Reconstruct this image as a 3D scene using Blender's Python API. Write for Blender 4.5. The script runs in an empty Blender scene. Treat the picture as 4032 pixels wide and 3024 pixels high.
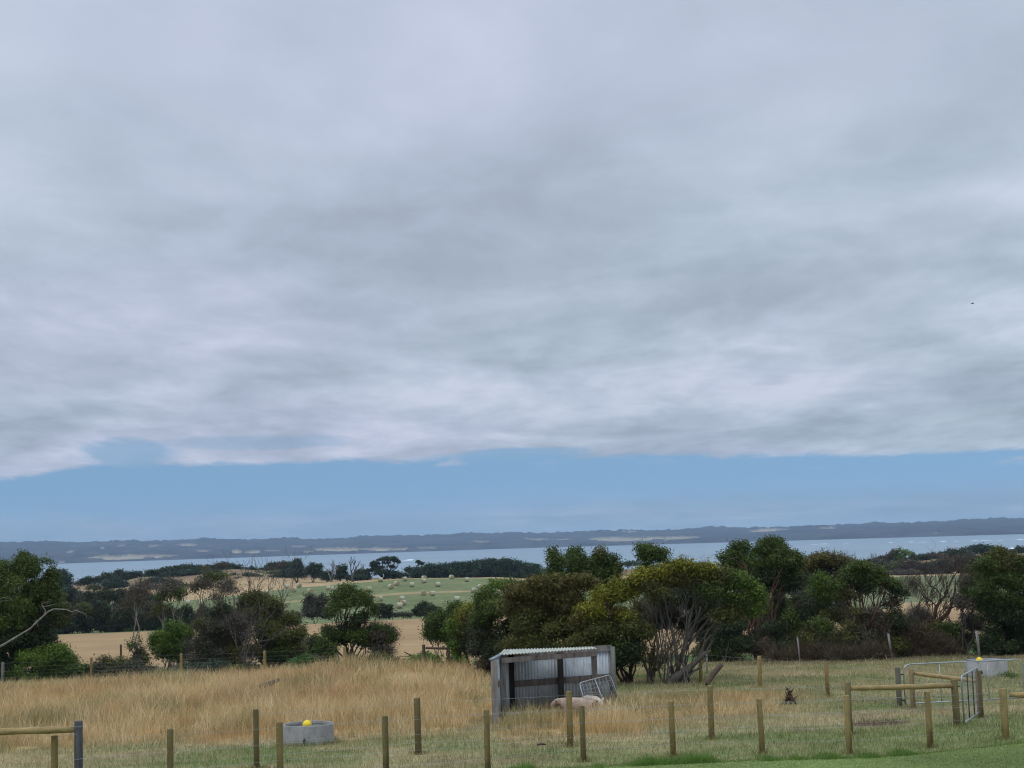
import bpy, math, random
import numpy as np
from mathutils import Vector, Matrix

# ------------------------------------------------------------------ camera, sky, sun
scene = bpy.context.scene
COL = scene.collection
CZ = 30.0                       # eye height above the sea
F = 5824.0                      # focal length in photo pixels (52 mm equivalent)
PITCH, ROLL = math.radians(6.11), math.radians(1.76)
cam = bpy.data.cameras.new('camera')
camo = bpy.data.objects.new('camera', cam); COL.objects.link(camo)
cam.sensor_width = 36; cam.lens = 52.0; cam.clip_start = 0.1; cam.clip_end = 60000
camo.matrix_world = (Matrix.Translation((0, 0, CZ)) @ Matrix.Rotation(math.pi/2 + PITCH, 4, 'X')
                     @ Matrix.Rotation(-ROLL, 4, 'Z'))
scene.camera = camo
CM = np.array(camo.matrix_world.to_3x3())

SUN_EL, SUN_AZ = math.radians(50), math.radians(215)     # high sun behind thin cloud, back-left
world = bpy.data.worlds.new("World"); scene.world = world; world.use_nodes = True

def build_world():
    nt = world.node_tree; nt.nodes.clear(); N = nt.nodes.new; L = nt.links.new
    out = N('ShaderNodeOutputWorld')
    sky = N('ShaderNodeTexSky'); sky.sky_type = 'NISHITA'; sky.sun_disc = False
    sky.sun_elevation = SUN_EL; sky.sun_rotation = SUN_AZ; sky.air_density = 1.0; sky.dust_density = 0.3
    tcs = N('ShaderNodeTexCoord'); ad = N('ShaderNodeVectorMath'); ad.operation = 'ADD'; ad.inputs[1].default_value = (0, 0, .32)
    nz = N('ShaderNodeVectorMath'); nz.operation = 'NORMALIZE'; L(tcs.outputs['Generated'], ad.inputs[0]); L(ad.outputs[0], nz.inputs[0]); L(nz.outputs[0], sky.inputs[0])
    tint = N('ShaderNodeMix'); tint.data_type = 'RGBA'; tint.blend_type = 'MULTIPLY'; tint.inputs[0].default_value = 1
    L(sky.outputs[0], tint.inputs[6]); tint.inputs[7].default_value = (1.14, 1.32, 1.22, 1)
    bgs = N('ShaderNodeBackground'); bgs.inputs[1].default_value = 0.125; L(tint.outputs[2], bgs.inputs[0])
    tc = N('ShaderNodeTexCoord'); sep = N('ShaderNodeSeparateXYZ'); L(tc.outputs['Generated'], sep.inputs[0])
    def M(op, a, b=None, c=None):
        n = N('ShaderNodeMath'); n.operation = op
        for i, v in enumerate((a, b, c)):
            if v is None: continue
            if isinstance(v, (int, float)): n.inputs[i].default_value = v
            else: L(v, n.inputs[i])
        return n.outputs[0]
    X, Y, Z = sep.outputs
    zz = M('ADD', M('MAXIMUM', Z, 0.0), 0.095)
    comb = N('ShaderNodeCombineXYZ'); L(M('DIVIDE', X, zz), comb.inputs[0]); L(M('DIVIDE', Y, zz), comb.inputs[1])
    def noise(scale, detail, rough, vec, dist=0.0, off=(0, 0, 0), sc=(1, 1, 1)):
        mp = N('ShaderNodeMapping'); mp.inputs[1].default_value = off; mp.inputs[3].default_value = sc; L(vec, mp.inputs[0])
        n = N('ShaderNodeTexNoise'); n.inputs['Scale'].default_value = scale; n.inputs['Detail'].default_value = detail
        n.inputs['Roughness'].default_value = rough; n.inputs['Distortion'].default_value = dist; L(mp.outputs[0], n.inputs['Vector'])
        return n.outputs[0]
    n1 = noise(0.8, 4, 0.5, comb.outputs[0], 0.2, (3.1, 1.7, 0), (1, 0.8, 1))
    n2 = noise(1.7, 8, 0.54, comb.outputs[0], 0.35, (7, 2, 0), (1, 0.8, 1))
    n3 = noise(0.22, 2, 0.5, comb.outputs[0], 0.0, (1.3, 9.2, 0))
    n4 = noise(6.5, 8, 0.62, comb.outputs[0], 0.35, (1, 5, 0), (1, 0.55, 1))
    lowd = N('ShaderNodeMapRange'); L(Z, lowd.inputs[0]); lowd.inputs[1].default_value = 0.30; lowd.inputs[2].default_value = 0.09
    lowd.inputs[3].default_value = 0.28; lowd.inputs[4].default_value = 1.45
    fine = M('MULTIPLY', M('MULTIPLY', M('SUBTRACT', n4, 0.5), 0.24), lowd.outputs[0])
    mid = M('MULTIPLY', M('MULTIPLY', M('SUBTRACT', n2, 0.5), 0.64), M('ADD', M('MULTIPLY', lowd.outputs[0], 0.5), 0.45))
    rimw = M('POWER', 2.718, M('MULTIPLY', M('POWER', M('DIVIDE', M('SUBTRACT', Z, 0.066), 0.014), 2.0), -1.0))
    fine = M('ADD', fine, M('MULTIPLY', rimw, 0.025))
    a = M('ADD', M('ADD', fine, mid), M('ADD', M('MULTIPLY', n1, 0.55), M('ADD', M('MULTIPLY', n3, 0.25), 0.10)))
    ramp = N('ShaderNodeValToRGB'); L(a, ramp.inputs[0]); cr = ramp.color_ramp
    cr.interpolation = 'B_SPLINE'
    cr.elements[0].position = 0.34; cr.elements[0].color = (0.36, 0.42, 0.505, 1)
    cr.elements[1].position = 0.68; cr.elements[1].color = (0.67, 0.72, 0.835, 1)
    e = cr.elements.new(0.43); e.color = (0.425, 0.495, 0.595, 1)
    e = cr.elements.new(0.51); e.color = (0.485, 0.555, 0.665, 1)
    e = cr.elements.new(0.59); e.color = (0.55, 0.615, 0.735, 1)
    # the deck is brighter overhead than it is low down
    br = N('ShaderNodeMapRange'); br.interpolation_type = 'SMOOTHSTEP'; L(Z, br.inputs[0])
    br.inputs[1].default_value = 0.34; br.inputs[2].default_value = 0.95; br.inputs[3].default_value = 0.97; br.inputs[4].default_value = 2.4
    b2 = N('ShaderNodeMapRange'); L(Z, b2.inputs[0]); b2.inputs[1].default_value = 0.07; b2.inputs[2].default_value = 0.32
    b2.inputs[3].default_value = 0.98; b2.inputs[4].default_value = 1.06
    hv = N('ShaderNodeMapRange'); L(noise(0.35, 2, 0.5, comb.outputs[0], 0, (8, 3, 0)), hv.inputs[0]); hv.inputs[1].default_value = .4; hv.inputs[2].default_value = .6
    hm = N('ShaderNodeMix'); hm.data_type = 'RGBA'; L(hv.outputs[0], hm.inputs[0]); hm.inputs[6].default_value = (1.03, 1.0, 1.035, 1); hm.inputs[7].default_value = (.965, 1.01, .985, 1)
    hx = N('ShaderNodeMix'); hx.data_type = 'RGBA'; hx.blend_type = 'MULTIPLY'; hx.inputs[0].default_value = 1; L(ramp.outputs[0], hx.inputs[6]); L(hm.outputs[2], hx.inputs[7])
    bgc = N('ShaderNodeBackground'); L(hx.outputs[2], bgc.inputs[0]); L(M('MULTIPLY', br.outputs[0], b2.outputs[0]), bgc.inputs[1])
    # lower rim of the deck
    en = noise(2.2, 8, 0.58, comb.outputs[0], 0.3, (0.4, 0, 0), (1, 0.35, 1))
    az = M('DIVIDE', X, M('MAXIMUM', Y, 0.05))
    edge = M('ADD', 0.0572, M('MULTIPLY', M('SUBTRACT', en, 0.5), 0.015))
    low = N('ShaderNodeMapRange'); low.interpolation_type = 'SMOOTHSTEP'; L(az, low.inputs[0])
    low.inputs[1].default_value = -0.275; low.inputs[2].default_value = -0.35; low.inputs[3].default_value = 0; low.inputs[4].default_value = 0.008
    edge = M('SUBTRACT', M('SUBTRACT', edge, low.outputs[0]), M('MULTIPLY', M('MAXIMUM', az, 0.0), 0.030))
    m0 = N('ShaderNodeMapRange'); m0.interpolation_type = 'SMOOTHSTEP'
    rag = M('MULTIPLY', M('SUBTRACT', noise(16.0, 6, 0.62, comb.outputs[0], 0.5, (3, 5, 0), (1, 0.5, 1)), 0.5), 0.005)
    L(M('ADD', M('SUBTRACT', Z, edge), rag), m0.inputs[0]); m0.inputs[1].default_value = -0.0016; m0.inputs[2].default_value = 0.0034
    # gaps in the rim, left of centre
    def hole(a0, wa, z0, wz, k):
        g = M('ADD', M('POWER', M('ABSOLUTE', M('DIVIDE', M('SUBTRACT', az, a0), wa)), 2.0), M('POWER', M('ABSOLUTE', M('DIVIDE', M('SUBTRACT', Z, z0), wz)), 2.0))
        h = N('ShaderNodeMapRange'); h.interpolation_type = 'SMOOTHSTEP'; L(M('ADD', g, M('MULTIPLY', M('SUBTRACT', en, 0.5), 6.0)), h.inputs[0])
        h.inputs[1].default_value = 1.6; h.inputs[2].default_value = 0.1; h.inputs[3].default_value = 0; h.inputs[4].default_value = k; return h.outputs[0]
    holes = M('MAXIMUM', hole(-0.262, 0.034, 0.0650, 0.0095, 0.75), M('MAXIMUM', hole(-0.185, 0.065, 0.0715, 0.0045, 0.38), hole(0.0, 0.05, 0.0590, 0.004, 0.8)))
    class _m: outputs = [M('MULTIPLY', m0.outputs[0], M('SUBTRACT', 1.0, holes))]
    m = _m
    # faint thin veil low above the hills
    vn = noise(1.6, 4, 0.5, comb.outputs[0], 0, (5, 0, 0), (1, 0.12, 1))
    vb = M('POWER', 2.718, M('MULTIPLY', M('POWER', M('DIVIDE', M('SUBTRACT', Z, 0.014), 0.012), 2.0), -1.0))
    veil = M('MULTIPLY', M('MULTIPLY', vb, vn), 0.95)
    wn = noise(3.2, 6, 0.6, comb.outputs[0], 0.4, (11, 4, 0), (1, 0.5, 1))
    wr = N('ShaderNodeMapRange'); wr.interpolation_type = 'SMOOTHSTEP'; L(wn, wr.inputs[0]); wr.inputs[1].default_value = .55; wr.inputs[2].default_value = .72
    wz = M('POWER', 2.718, M('MULTIPLY', M('POWER', M('DIVIDE', M('SUBTRACT', Z, M('SUBTRACT', edge, 0.002)), 0.0055), 2.0), -1.0))
    wisp = M('MULTIPLY', M('MULTIPLY', wr.outputs[0], wz), 0.6)
    fac = M('MAXIMUM', M('MAXIMUM', m.outputs[0], veil), wisp)
    mix = N('ShaderNodeMixShader'); L(fac, mix.inputs[0]); L(bgs.outputs[0], mix.inputs[1]); L(bgc.outputs[0], mix.inputs[2])
    L(mix.outputs[0], out.inputs[0])
build_world()
sun = bpy.data.lights.new('sun', 'SUN'); sun.energy = 0.75; sun.angle = math.radians(25); sun.color = (1.0, 0.95, 0.86)
suno = bpy.data.objects.new('sun', sun); COL.objects.link(suno)
suno.rotation_euler = Vector((math.sin(SUN_AZ)*math.cos(SUN_EL), math.cos(SUN_AZ)*math.cos(SUN_EL), math.sin(SUN_EL))).to_track_quat('Z', 'Y').to_euler()
scene.view_settings.view_transform = 'Standard'; scene.view_settings.look = 'None'
scene.view_settings.exposure = 0.0; scene.view_settings.gamma = 1.0
scene.view_settings.use_curve_mapping = False
scene.render.engine = 'CYCLES'
cy = scene.cycles; cy.pixel_filter_type = 'BLACKMAN_HARRIS'; cy.filter_width = 1.15; cy.use_denoising = True; cy.max_bounces = 5; cy.diffuse_bounces = 2; cy.glossy_bounces = 2
cy.transmission_bounces = 2; cy.volume_bounces = 0; cy.transparent_max_bounces = 4; cy.sample_clamp_indirect = 4
cy.caustics_reflective = False; cy.caustics_refractive = False

# ------------------------------------------------------------------ terrain
UC = [-9000, 0, 360, 600, 740, 900, 1050, 1200, 1358, 1600, 1900, 2150, 2600, 3000, 3600, 4032, 12000]
def row(*v): return list(v)
ROWS = [  # distance -> height relative to the eye, per column of UC
 (-60, [-3.9]*17), (20, [-4.0]*17), (28, [-4.2]*17), (40, [-4.68]*17), (52, [-5.16]*17),
 (68, row(-5.8, -5.8, -5.77, -5.75, -5.72, -5.68, -5.62, -5.5, -5.42, -5.5, -5.6, -5.7, -5.8, -5.8, -5.8, -5.8, -5.8)),
 (100, [-7.5]*17), (140, [-9.0]*17),
 (235, row(-12.4, -12.4, -12.3, -12.2, -12.1, -12.0, -11.9, -11.8, -11.6, -11.5, -11.5, -11.7, -12.0, -12.2, -12.3, -12.3, -12.3)),
 (262, row(-13.2, -13.2, -13.2, -13.1, -13.1, -13.0, -13.0, -12.9, -12.8, -12.8, -12.8, -12.8, -13.0, -13.2, -13.3, -13.3, -13.3)),
 (340, row(-15, -15, -15, -14.9, -14.7, -14.5, -14.4, -14.3, -14.3, -14.3, -14.3, -14.5, -14.8, -15, -15, -15, -15)),
 (455, row(-14, -14, -14, -13.9, -13.7, -13.1, -12.3, -11.7, -11.2, -10.5, -10.9, -12.2, -13, -13.5, -13.8, -13.8, -13.8)),
 (490, row(-13, -13, -12.6, -12.3, -12.3, -12.0, -11.6, -11.2, -10.9, -10.6, -11.0, -12.2, -13, -13.3, -13.5, -13.5, -13.5)),
 (540, row(-12.4, -12.4, -11.4, -8.2, -7.6, -6.7, -7.8, -9.4, -11.5, -12, -12, -12, -12.4, -12, -11.2, -10.5, -11)),
 (600, row(-13, -13, -12.6, -10.5, -9.8, -9.2, -10, -11.5, -12.6, -13, -13, -13, -13, -12.4, -11.4, -9.6, -10)),
 (680, [-22.0]*17), (800, [-34.0]*17), (2500, [-40.0]*17), (60000, [-60.0]*17)]
RD = np.array([r[0] for r in ROWS], float); RZ = np.array([r[1] for r in ROWS], float); UCA = np.array(UC, float)

rs = np.random.RandomState(7)
_perm = rs.rand(256, 256)
def vnoise(x, y):
    x = np.asarray(x, float); y = np.asarray(y, float)
    xi = np.floor(x).astype(int); yi = np.floor(y).astype(int); fx = x-xi; fy = y-yi
    fx = fx*fx*(3-2*fx); fy = fy*fy*(3-2*fy)
    g = lambda a, b: _perm[a & 255, b & 255]
    return (g(xi, yi)*(1-fx)+g(xi+1, yi)*fx)*(1-fy)+(g(xi, yi+1)*(1-fx)+g(xi+1, yi+1)*fx)*fy
def fbm(x, y, o=4):
    s = 0; a = .5; t = 0
    for i in range(o):
        s = s+a*vnoise(x*2**i+13.7*i, y*2**i+5.1*i); t += a; a *= .5
    return s/t
def sstep(a, b, x):
    t = np.clip((np.asarray(x, float)-a)/(b-a), 0, 1); return t*t*(3-2*t)

def ground(x, y):
    """height of the land above the sea at x, y"""
    x = np.asarray(x, float); y = np.asarray(y, float)
    u = 2016+F*x/np.maximum(y, 20)
    i = np.clip(np.searchsorted(RD, y, 'right')-1, 0, len(RD)-2)
    t = np.clip((y-RD[i])/(RD[i+1]-RD[i]), 0, 1)
    ts = np.where(y > 450, t*t*(3-2*t), t)
    j = np.clip(np.searchsorted(UCA, u, 'right')-1, 0, len(UC)-2)
    s = np.clip((u-UCA[j])/(UCA[j+1]-UCA[j]), 0, 1); s = s*s*(3-2*s)
    za = RZ[i, j]*(1-s)+RZ[i, j+1]*s; zb = RZ[i+1, j]*(1-s)+RZ[i+1, j+1]*s
    z = za*(1-ts)+zb*ts
    dune = sstep(500, 530, y)*(1-sstep(600, 640, y))
    z = z + dune*(fbm(x/22+3, y/22, 3)-.5)*3.0 + (fbm(x/6.0, y/6.0, 3)-.5)*0.12*sstep(10, 30, y)
    return z+CZ
def G(x, y): return float(ground(x, y))
def ray(u, v):
    d = CM @ np.array([(u-2016)/F, -(v-1512)/F, -1.0]); return d
def P(u, v, d):
    """the point seen at photo pixel u, v at forward distance d"""
    r = ray(u, v); r = r/r[1]*d; return Vector((r[0], r[1], r[2]+CZ))
def on_ground(u, v, dmin=12, dmax=620):
    r = ray(u, v); r = r/r[1]
    ds = np.concatenate([np.arange(dmin, 110, .1), np.arange(110, dmax, .5)])
    hit = (CZ+r[2]*ds) < ground(r[0]*ds, ds)
    k = int(np.argmax(hit)) if hit.any() else len(ds)-1
    d = ds[k]; return Vector((r[0]*d, d, G(r[0]*d, d)))
def at_d(u, d):
    """ground point under image column u (taken near the horizon) at distance d"""
    r = ray(u, 2560); x = r[0]/r[1]*d; return Vector((x, d, G(x, d)))

# ------------------------------------------------------------------ mesh helpers
class MB:
    def __init__(s): s.v = []; s.f = []; s.c = []; s.n = 0
    def add(s, v, f, c=(1, 1, 1)):
        v = np.asarray(v, float).reshape(-1, 3)
        c = np.asarray(c, float)
        if c.ndim == 1: c = np.tile(c, (len(v), 1))
        s.v.append(v); s.c.append(c)
        if isinstance(f, np.ndarray): s.f.append(f+s.n)
        else:
            by = {}
            for q in f: by.setdefault(len(q), []).append(q)
            for q in by.values(): s.f.append(np.array(q, int)+s.n)
        s.n += len(v); return s
    def box(s, c, size, rot=None, col=(1, 1, 1)):
        h = np.array(size)/2
        v = np.array([[x, y, z] for x in (-1, 1) for y in (-1, 1) for z in (-1, 1)])*h
        if rot is not None: v = v @ np.array(rot).T
        f = [(0, 1, 3, 2), (4, 6, 7, 5), (0, 4, 5, 1), (2, 3, 7, 6), (0, 2, 6, 4), (1, 5, 7, 3)]
        return s.add(v+np.array(c), f, col)
    def beam(s, a, b, w, h, col=(1, 1, 1), up=(0, 0, 1)):
        a = np.array(a); b = np.array(b); d = b-a; L = np.linalg.norm(d); d = d/L
        sd = np.cross(d, up); sd /= np.linalg.norm(sd); u2 = np.cross(sd, d)
        return s.box((a+b)/2, (L, w, h), np.stack([d, sd, u2], 1), col)
    def tube(s, pts, r, n=6, col=(1, 1, 1), cap=True, wob=0):
        pts = np.array([list(p) for p in pts], float); m = len(pts)
        r = np.ones(m)*r if np.isscalar(r) else np.array(r, float)
        t = np.gradient(pts, axis=0); t /= (np.linalg.norm(t, axis=1, keepdims=True)+1e-9)
        ref = np.array([0, 0, 1.]) if abs(t[0][2]) < .9 else np.array([1., 0, 0])
        a = np.cross(t, ref); a /= (np.linalg.norm(a, axis=1, keepdims=True)+1e-9); b = np.cross(t, a)
        th = np.arange(n)/n*2*math.pi
        v = pts[:, None]+r[:, None, None]*(np.cos(th)[None, :, None]*a[:, None]+np.sin(th)[None, :, None]*b[:, None])
        if wob: v = v+(rs.rand(*v.shape)-.5)*wob*r[:, None, None]
        i = np.arange(m-1)[:, None]*n; k = np.arange(n)[None]; k2 = (k+1) % n
        q = np.stack([i+k, i+k2, i+n+k2, i+n+k], -1).reshape(-1, 4)
        s.add(v, q, col)
        if cap:
            s.f.append(np.array([list(range(n))[::-1]], int)+s.n-m*n); s.f.append(np.array([list(range(n))], int)+s.n-n)
        return s
    def build(s, name, mat, parent=None, smooth=True, loc=None):
        me = bpy.data.meshes.new(name)
        v = np.concatenate(s.v); c = np.concatenate(s.c)
        if parent is not None and loc is None: loc = parent.location
        if loc is not None: v = v-np.array(loc)
        me.vertices.add(len(v)); me.vertices.foreach_set('co', v.astype(np.float32).ravel())
        lv = np.concatenate([f.ravel() for f in s.f]); tot = np.concatenate([np.full(len(f), f.shape[1]) for f in s.f])
        me.loops.add(len(lv)); me.loops.foreach_set('vertex_index', lv.astype(np.int32))
        me.polygons.add(len(tot)); me.polygons.foreach_set('loop_start', (np.cumsum(tot)-tot).astype(np.int32))
        at = me.color_attributes.new('Col', 'FLOAT_COLOR', 'POINT')
        at.data.foreach_set('color', np.concatenate([c, np.ones((len(c), 1))], 1).astype(np.float32).ravel())
        me.update(calc_edges=True); me.validate()
        if not smooth: me.shade_flat()
        me.materials.append(mat)
        o = bpy.data.objects.new(name, me); COL.objects.link(o)
        if parent is not None: o.parent = parent
        elif loc is not None: o.location = loc
        return o

def tag(o, label=None, cat=None, group=None, kind=None):
    if label: o['label'] = label
    if cat: o['category'] = cat
    if group: o['group'] = group
    if kind: o['kind'] = kind
    return o
def empty(name, loc, label, cat, group=None):
    o = bpy.data.objects.new(name, None); COL.objects.link(o); o.location = loc; o.empty_display_size = .2
    return tag(o, label, cat, group)

# ------------------------------------------------------------------ materials
def mat(name, col=(1, 1, 1), rough=.8, spec=.3, metal=0, nscale=None, namt=.3, bump=0, bscale=None, stretch=None,
        transl=0, attr=True, dark=None, dscale=3, dlo=.55, dhi=.7):
    m = bpy.data.materials.new(name); m.use_nodes = True; nt = m.node_tree; N = nt.nodes.new; L = nt.links.new
    b = nt.nodes['Principled BSDF']; b.inputs['Roughness'].default_value = rough; b.inputs['Specular IOR Level'].default_value = spec
    b.inputs['Metallic'].default_value = metal
    base = N('ShaderNodeRGB'); base.outputs[0].default_value = (*col, 1); cur = base.outputs[0]
    if attr:
        a = N('ShaderNodeVertexColor'); a.layer_name = 'Col'
        x = N('ShaderNodeMix'); x.data_type = 'RGBA'; x.blend_type = 'MULTIPLY'; x.inputs[0].default_value = 1
        L(cur, x.inputs[6]); L(a.outputs[0], x.inputs[7]); cur = x.outputs[2]
    tc = N('ShaderNodeTexCoord'); mp = N('ShaderNodeMapping'); L(tc.outputs['Object'], mp.inputs[0])
    if stretch: mp.inputs[3].default_value = stretch
    if nscale:
        n = N('ShaderNodeTexNoise'); n.inputs['Scale'].default_value = nscale; n.inputs['Detail'].default_value = 6
        n.inputs['Roughness'].default_value = .65; L(mp.outputs[0], n.inputs['Vector'])
        r = N('ShaderNodeMapRange'); L(n.outputs[0], r.inputs[0]); r.inputs[1].default_value = .3; r.inputs[2].default_value = .7
        r.inputs[3].default_value = 1-namt; r.inputs[4].default_value = 1+namt
        x = N('ShaderNodeVectorMath'); x.operation = 'SCALE'; L(cur, x.inputs[0]); L(r.outputs[0], x.inputs[3]); cur = x.outputs[0]
    if dark:
        n = N('ShaderNodeTexNoise'); n.inputs['Scale'].default_value = dscale; n.inputs['Detail'].default_value = 7
        n.inputs['Roughness'].default_value = .7; L(mp.outputs[0], n.inputs['Vector'])
        r = N('ShaderNodeMapRange'); L(n.outputs[0], r.inputs[0]); r.inputs[1].default_value = dlo; r.inputs[2].default_value = dhi
        x = N('ShaderNodeMix'); x.data_type = 'RGBA'; L(r.outputs[0], x.inputs[0]); L(cur, x.inputs[6]); x.inputs[7].default_value = (*dark, 1); cur = x.outputs[2]
    L(cur, b.inputs['Base Color'])
    if bump:
        n = N('ShaderNodeTexNoise'); n.inputs['Scale'].default_value = bscale or nscale or 5; n.inputs['Detail'].default_value = 6
        L(mp.outputs[0], n.inputs['Vector']); bp = N('ShaderNodeBump'); bp.inputs['Strength'].default_value = min(1, bump)
        bp.inputs['Distance'].default_value = .02*max(1, bump); L(n.outputs[0], bp.inputs['Height']); L(bp.outputs[0], b.inputs['Normal'])
    if transl:
        t = N('ShaderNodeBsdfTranslucent'); L(cur, t.inputs[0]); x = N('ShaderNodeMixShader'); x.inputs[0].default_value = transl
        L(b.outputs[0], x.inputs[1]); L(t.outputs[0], x.inputs[2]); L(x.outputs[0], nt.nodes['Material Output'].inputs[0])
    return m
M_LEAF = mat('leaf', rough=.55, spec=.25, transl=.2)
M_TWIG = mat('twig', rough=.9, spec=.1)
M_BARK = mat('bark', rough=.9, spec=.15, nscale=9, namt=.45, stretch=(1, 1, .3), bump=1, bscale=20)
M_BLADE = mat('grass_blade', rough=.75, spec=.15, transl=.25)
M_SOIL = mat('soil_turf', rough=.95, spec=.1, nscale=2.2, namt=.22, bump=2, bscale=9)
M_LAWN = mat('lawn_turf', rough=.95, spec=.1, nscale=9, namt=.3, bump=2, bscale=14)
M_FIELD = mat('field', rough=.95, spec=.05, nscale=.16, namt=.10, bump=1, bscale=2)
M_DUNE = mat('dune', rough=.95, spec=.05, nscale=.25, namt=.2, bump=2, bscale=1)
M_PINE = mat('pine_post', rough=.8, spec=.2, nscale=5, namt=.3, stretch=(1, 1, .25), bump=1, bscale=30, dark=(.075, .045, .02), dscale=4.5, dlo=.5, dhi=.72)
M_RAIL = mat('pine_rail', rough=.7, spec=.25, nscale=6, namt=.25, stretch=(.35, 1, 1), bump=1, bscale=30, dark=(.13, .05, .02), dscale=2.5, dlo=.6, dhi=.72)
M_GREYW = mat('weathered_timber', rough=.9, spec=.1, nscale=9, namt=.4, stretch=(1, 1, .15), bump=1, bscale=25, dark=(.025, .02, .018), dscale=5, dlo=.55, dhi=.75)
M_IRON = mat('zinc_sheet', (.47, .51, .55), rough=.65, spec=.3, metal=.12, nscale=4, namt=.2, stretch=(1, 1, .45), dark=(.19, .14, .10), dscale=5, dlo=.54, dhi=.80)
M_ROOF = mat('roof_sheet', (.43, .44, .37), rough=.7, spec=.2, metal=.05, nscale=5, namt=.2, dark=(.2, .15, .10), dscale=6, dlo=.55, dhi=.8)
M_GALV = mat('galvanised_pipe', (.33, .36, .38), rough=.4, spec=.5, metal=.5, nscale=8, namt=.15)
M_NETW = mat('netting_wire', (.16, .18, .18), rough=.6, spec=.3)
M_WIRE = mat('wire', (.36, .40, .40), rough=.5, spec=.4, metal=.3)
M_CONC = mat('concrete', (.30, .29, .28), rough=.9, spec=.2, nscale=7, namt=.22, bump=1, bscale=30, dark=(.11, .105, .10), dscale=3.5, dlo=.52, dhi=.72, stretch=(1, 1, .5))
M_TWATER = mat('trough_water', (.02, .018, .012), rough=.08, spec=.5, attr=False)
M_YEL = mat('yellow_plastic', (.86, .60, .015), rough=.45, spec=.4, nscale=5, namt=.06)
M_DARKP = mat('dark_fitting', (.03, .02, .02), rough=.6)
M_WOOL = mat('short_wool', (.62, .50, .42), rough=.95, spec=.1, nscale=6, namt=.12, bump=1, bscale=40)
M_HAY = mat('hay', (.36, .30, .17), rough=.95, spec=.05, nscale=4, namt=.25, bump=2, bscale=14)
M_NET = mat('bale_wrap', (.41, .40, .29), rough=.9, spec=.1, nscale=6, namt=.15)
M_FOAM = mat('foam', (.66, .70, .73), rough=.9, spec=.1)
M_WALL = mat('painted_wall', (.65, .66, .68), rough=.8, nscale=2, namt=.05)
M_TILE = mat('pale_roof', (.72, .74, .76), rough=.7, nscale=2, namt=.08)
M_PANE = mat('window_glass', (.05, .07, .09), rough=.2, attr=False)
M_HILL = mat('far_hill', rough=1, spec=0, nscale=.02, namt=.28)
M_BIRD = mat('feathers', (.03, .03, .03), rough=.8)

def water_mat():
    m = bpy.data.materials.new('sea'); m.use_nodes = True; nt = m.node_tree; N = nt.nodes.new; L = nt.links.new
    b = nt.nodes['Principled BSDF']; b.inputs['Roughness'].default_value = .35; b.inputs['IOR'].default_value = 1.33
    tc = N('ShaderNodeTexCoord')
    def ns(sc, st, det=4):
        mp = N('ShaderNodeMapping'); mp.inputs[3].default_value = st; L(tc.outputs['Object'], mp.inputs[0])
        n = N('ShaderNodeTexNoise'); n.inputs['Scale'].default_value = sc; n.inputs['Detail'].default_value = det; L(mp.outputs[0], n.inputs['Vector']); return n.outputs[0]
    r = N('ShaderNodeValToRGB'); L(ns(.0016, (1, 1, 1), 5), r.inputs[0])
    r.color_ramp.elements[0].position = .35; r.color_ramp.elements[0].color = (.165, .245, .285, 1)
    r.color_ramp.elements[1].position = .65; r.color_ramp.elements[1].color = (.21, .295, .335, 1)
    L(r.outputs[0], b.inputs['Base Color'])
    bp = N('ShaderNodeBump'); bp.inputs['Strength'].default_value = 1; bp.inputs['Distance'].default_value = 1.2
    L(ns(.12, (.6, 1, 1), 5), bp.inputs['Height']); L(bp.outputs[0], b.inputs['Normal'])
    return m
M_SEA = water_mat()

# ------------------------------------------------------------------ setting: ground sheets
def lawn_edge(x):
    us = [-6000, 0, 1000, 2016, 2660, 3350, 3660, 4000, 5000, 12000]; dd = [22.5, 23.8, 26.2, 27.7, 28.3, 28.4, 29.0, 30.0, 31, 40]
    x = np.asarray(x, float); y = np.full_like(x, 27.0)
    for _ in range(6): y = np.interp(2016+F*x/y, us, dd)
    return y
def tallness(x, y):
    u = 2016+F*x/y; n = fbm(x/2.2, y/3.0, 3); n2 = fbm(x/.8+9, y/.8, 2)
    a = sstep(32.0, 41.0, y+(n-.5)*9)*(1-sstep(64, 68, y))*(1-sstep(1700, 2050, u+(n-.5)*500))*.64
    a = a*(1-.5*(sstep(5, 1, y-60) if False else 0))
    b = sstep(33.6, 36.0, y+(n-.5)*4)*(1-sstep(44, 47, y))*sstep(1700, 1960, u)*(1-sstep(2430, 2620, u+(n-.5)*200))*.56
    c = sstep(36, 41, y+(n-.5)*8)*(1-sstep(46, 52, y+(n-.5)*8))*sstep(2350, 2500, u)*(1-sstep(2850, 3450, u+(n-.5)*500))*.33*sstep(.25, .55, n2*.5+n*.5)
    # worn clearing at the left end of the shed
    clear = np.exp(-(((u-1870)/70)**2+((y-38)/3.2)**2))
    t = np.maximum(np.maximum(np.maximum(a, b), c)*(.65+.7*n)*(1-.75*clear), .78*np.exp(-((u-2265)/115)**4-((y-37.25)/.8)**2))
    return np.clip(t, 0, .8)
STRAW = np.array([.42, .29, .135]); STRAW2 = np.array([.47, .375, .21]); GREEN = np.array([.15, .185, .065]); LUSH = np.array([.075, .17, .035])
MOWN = np.array([.165, .215, .068]); EARTH = np.array([.12, .075, .05])
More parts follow.
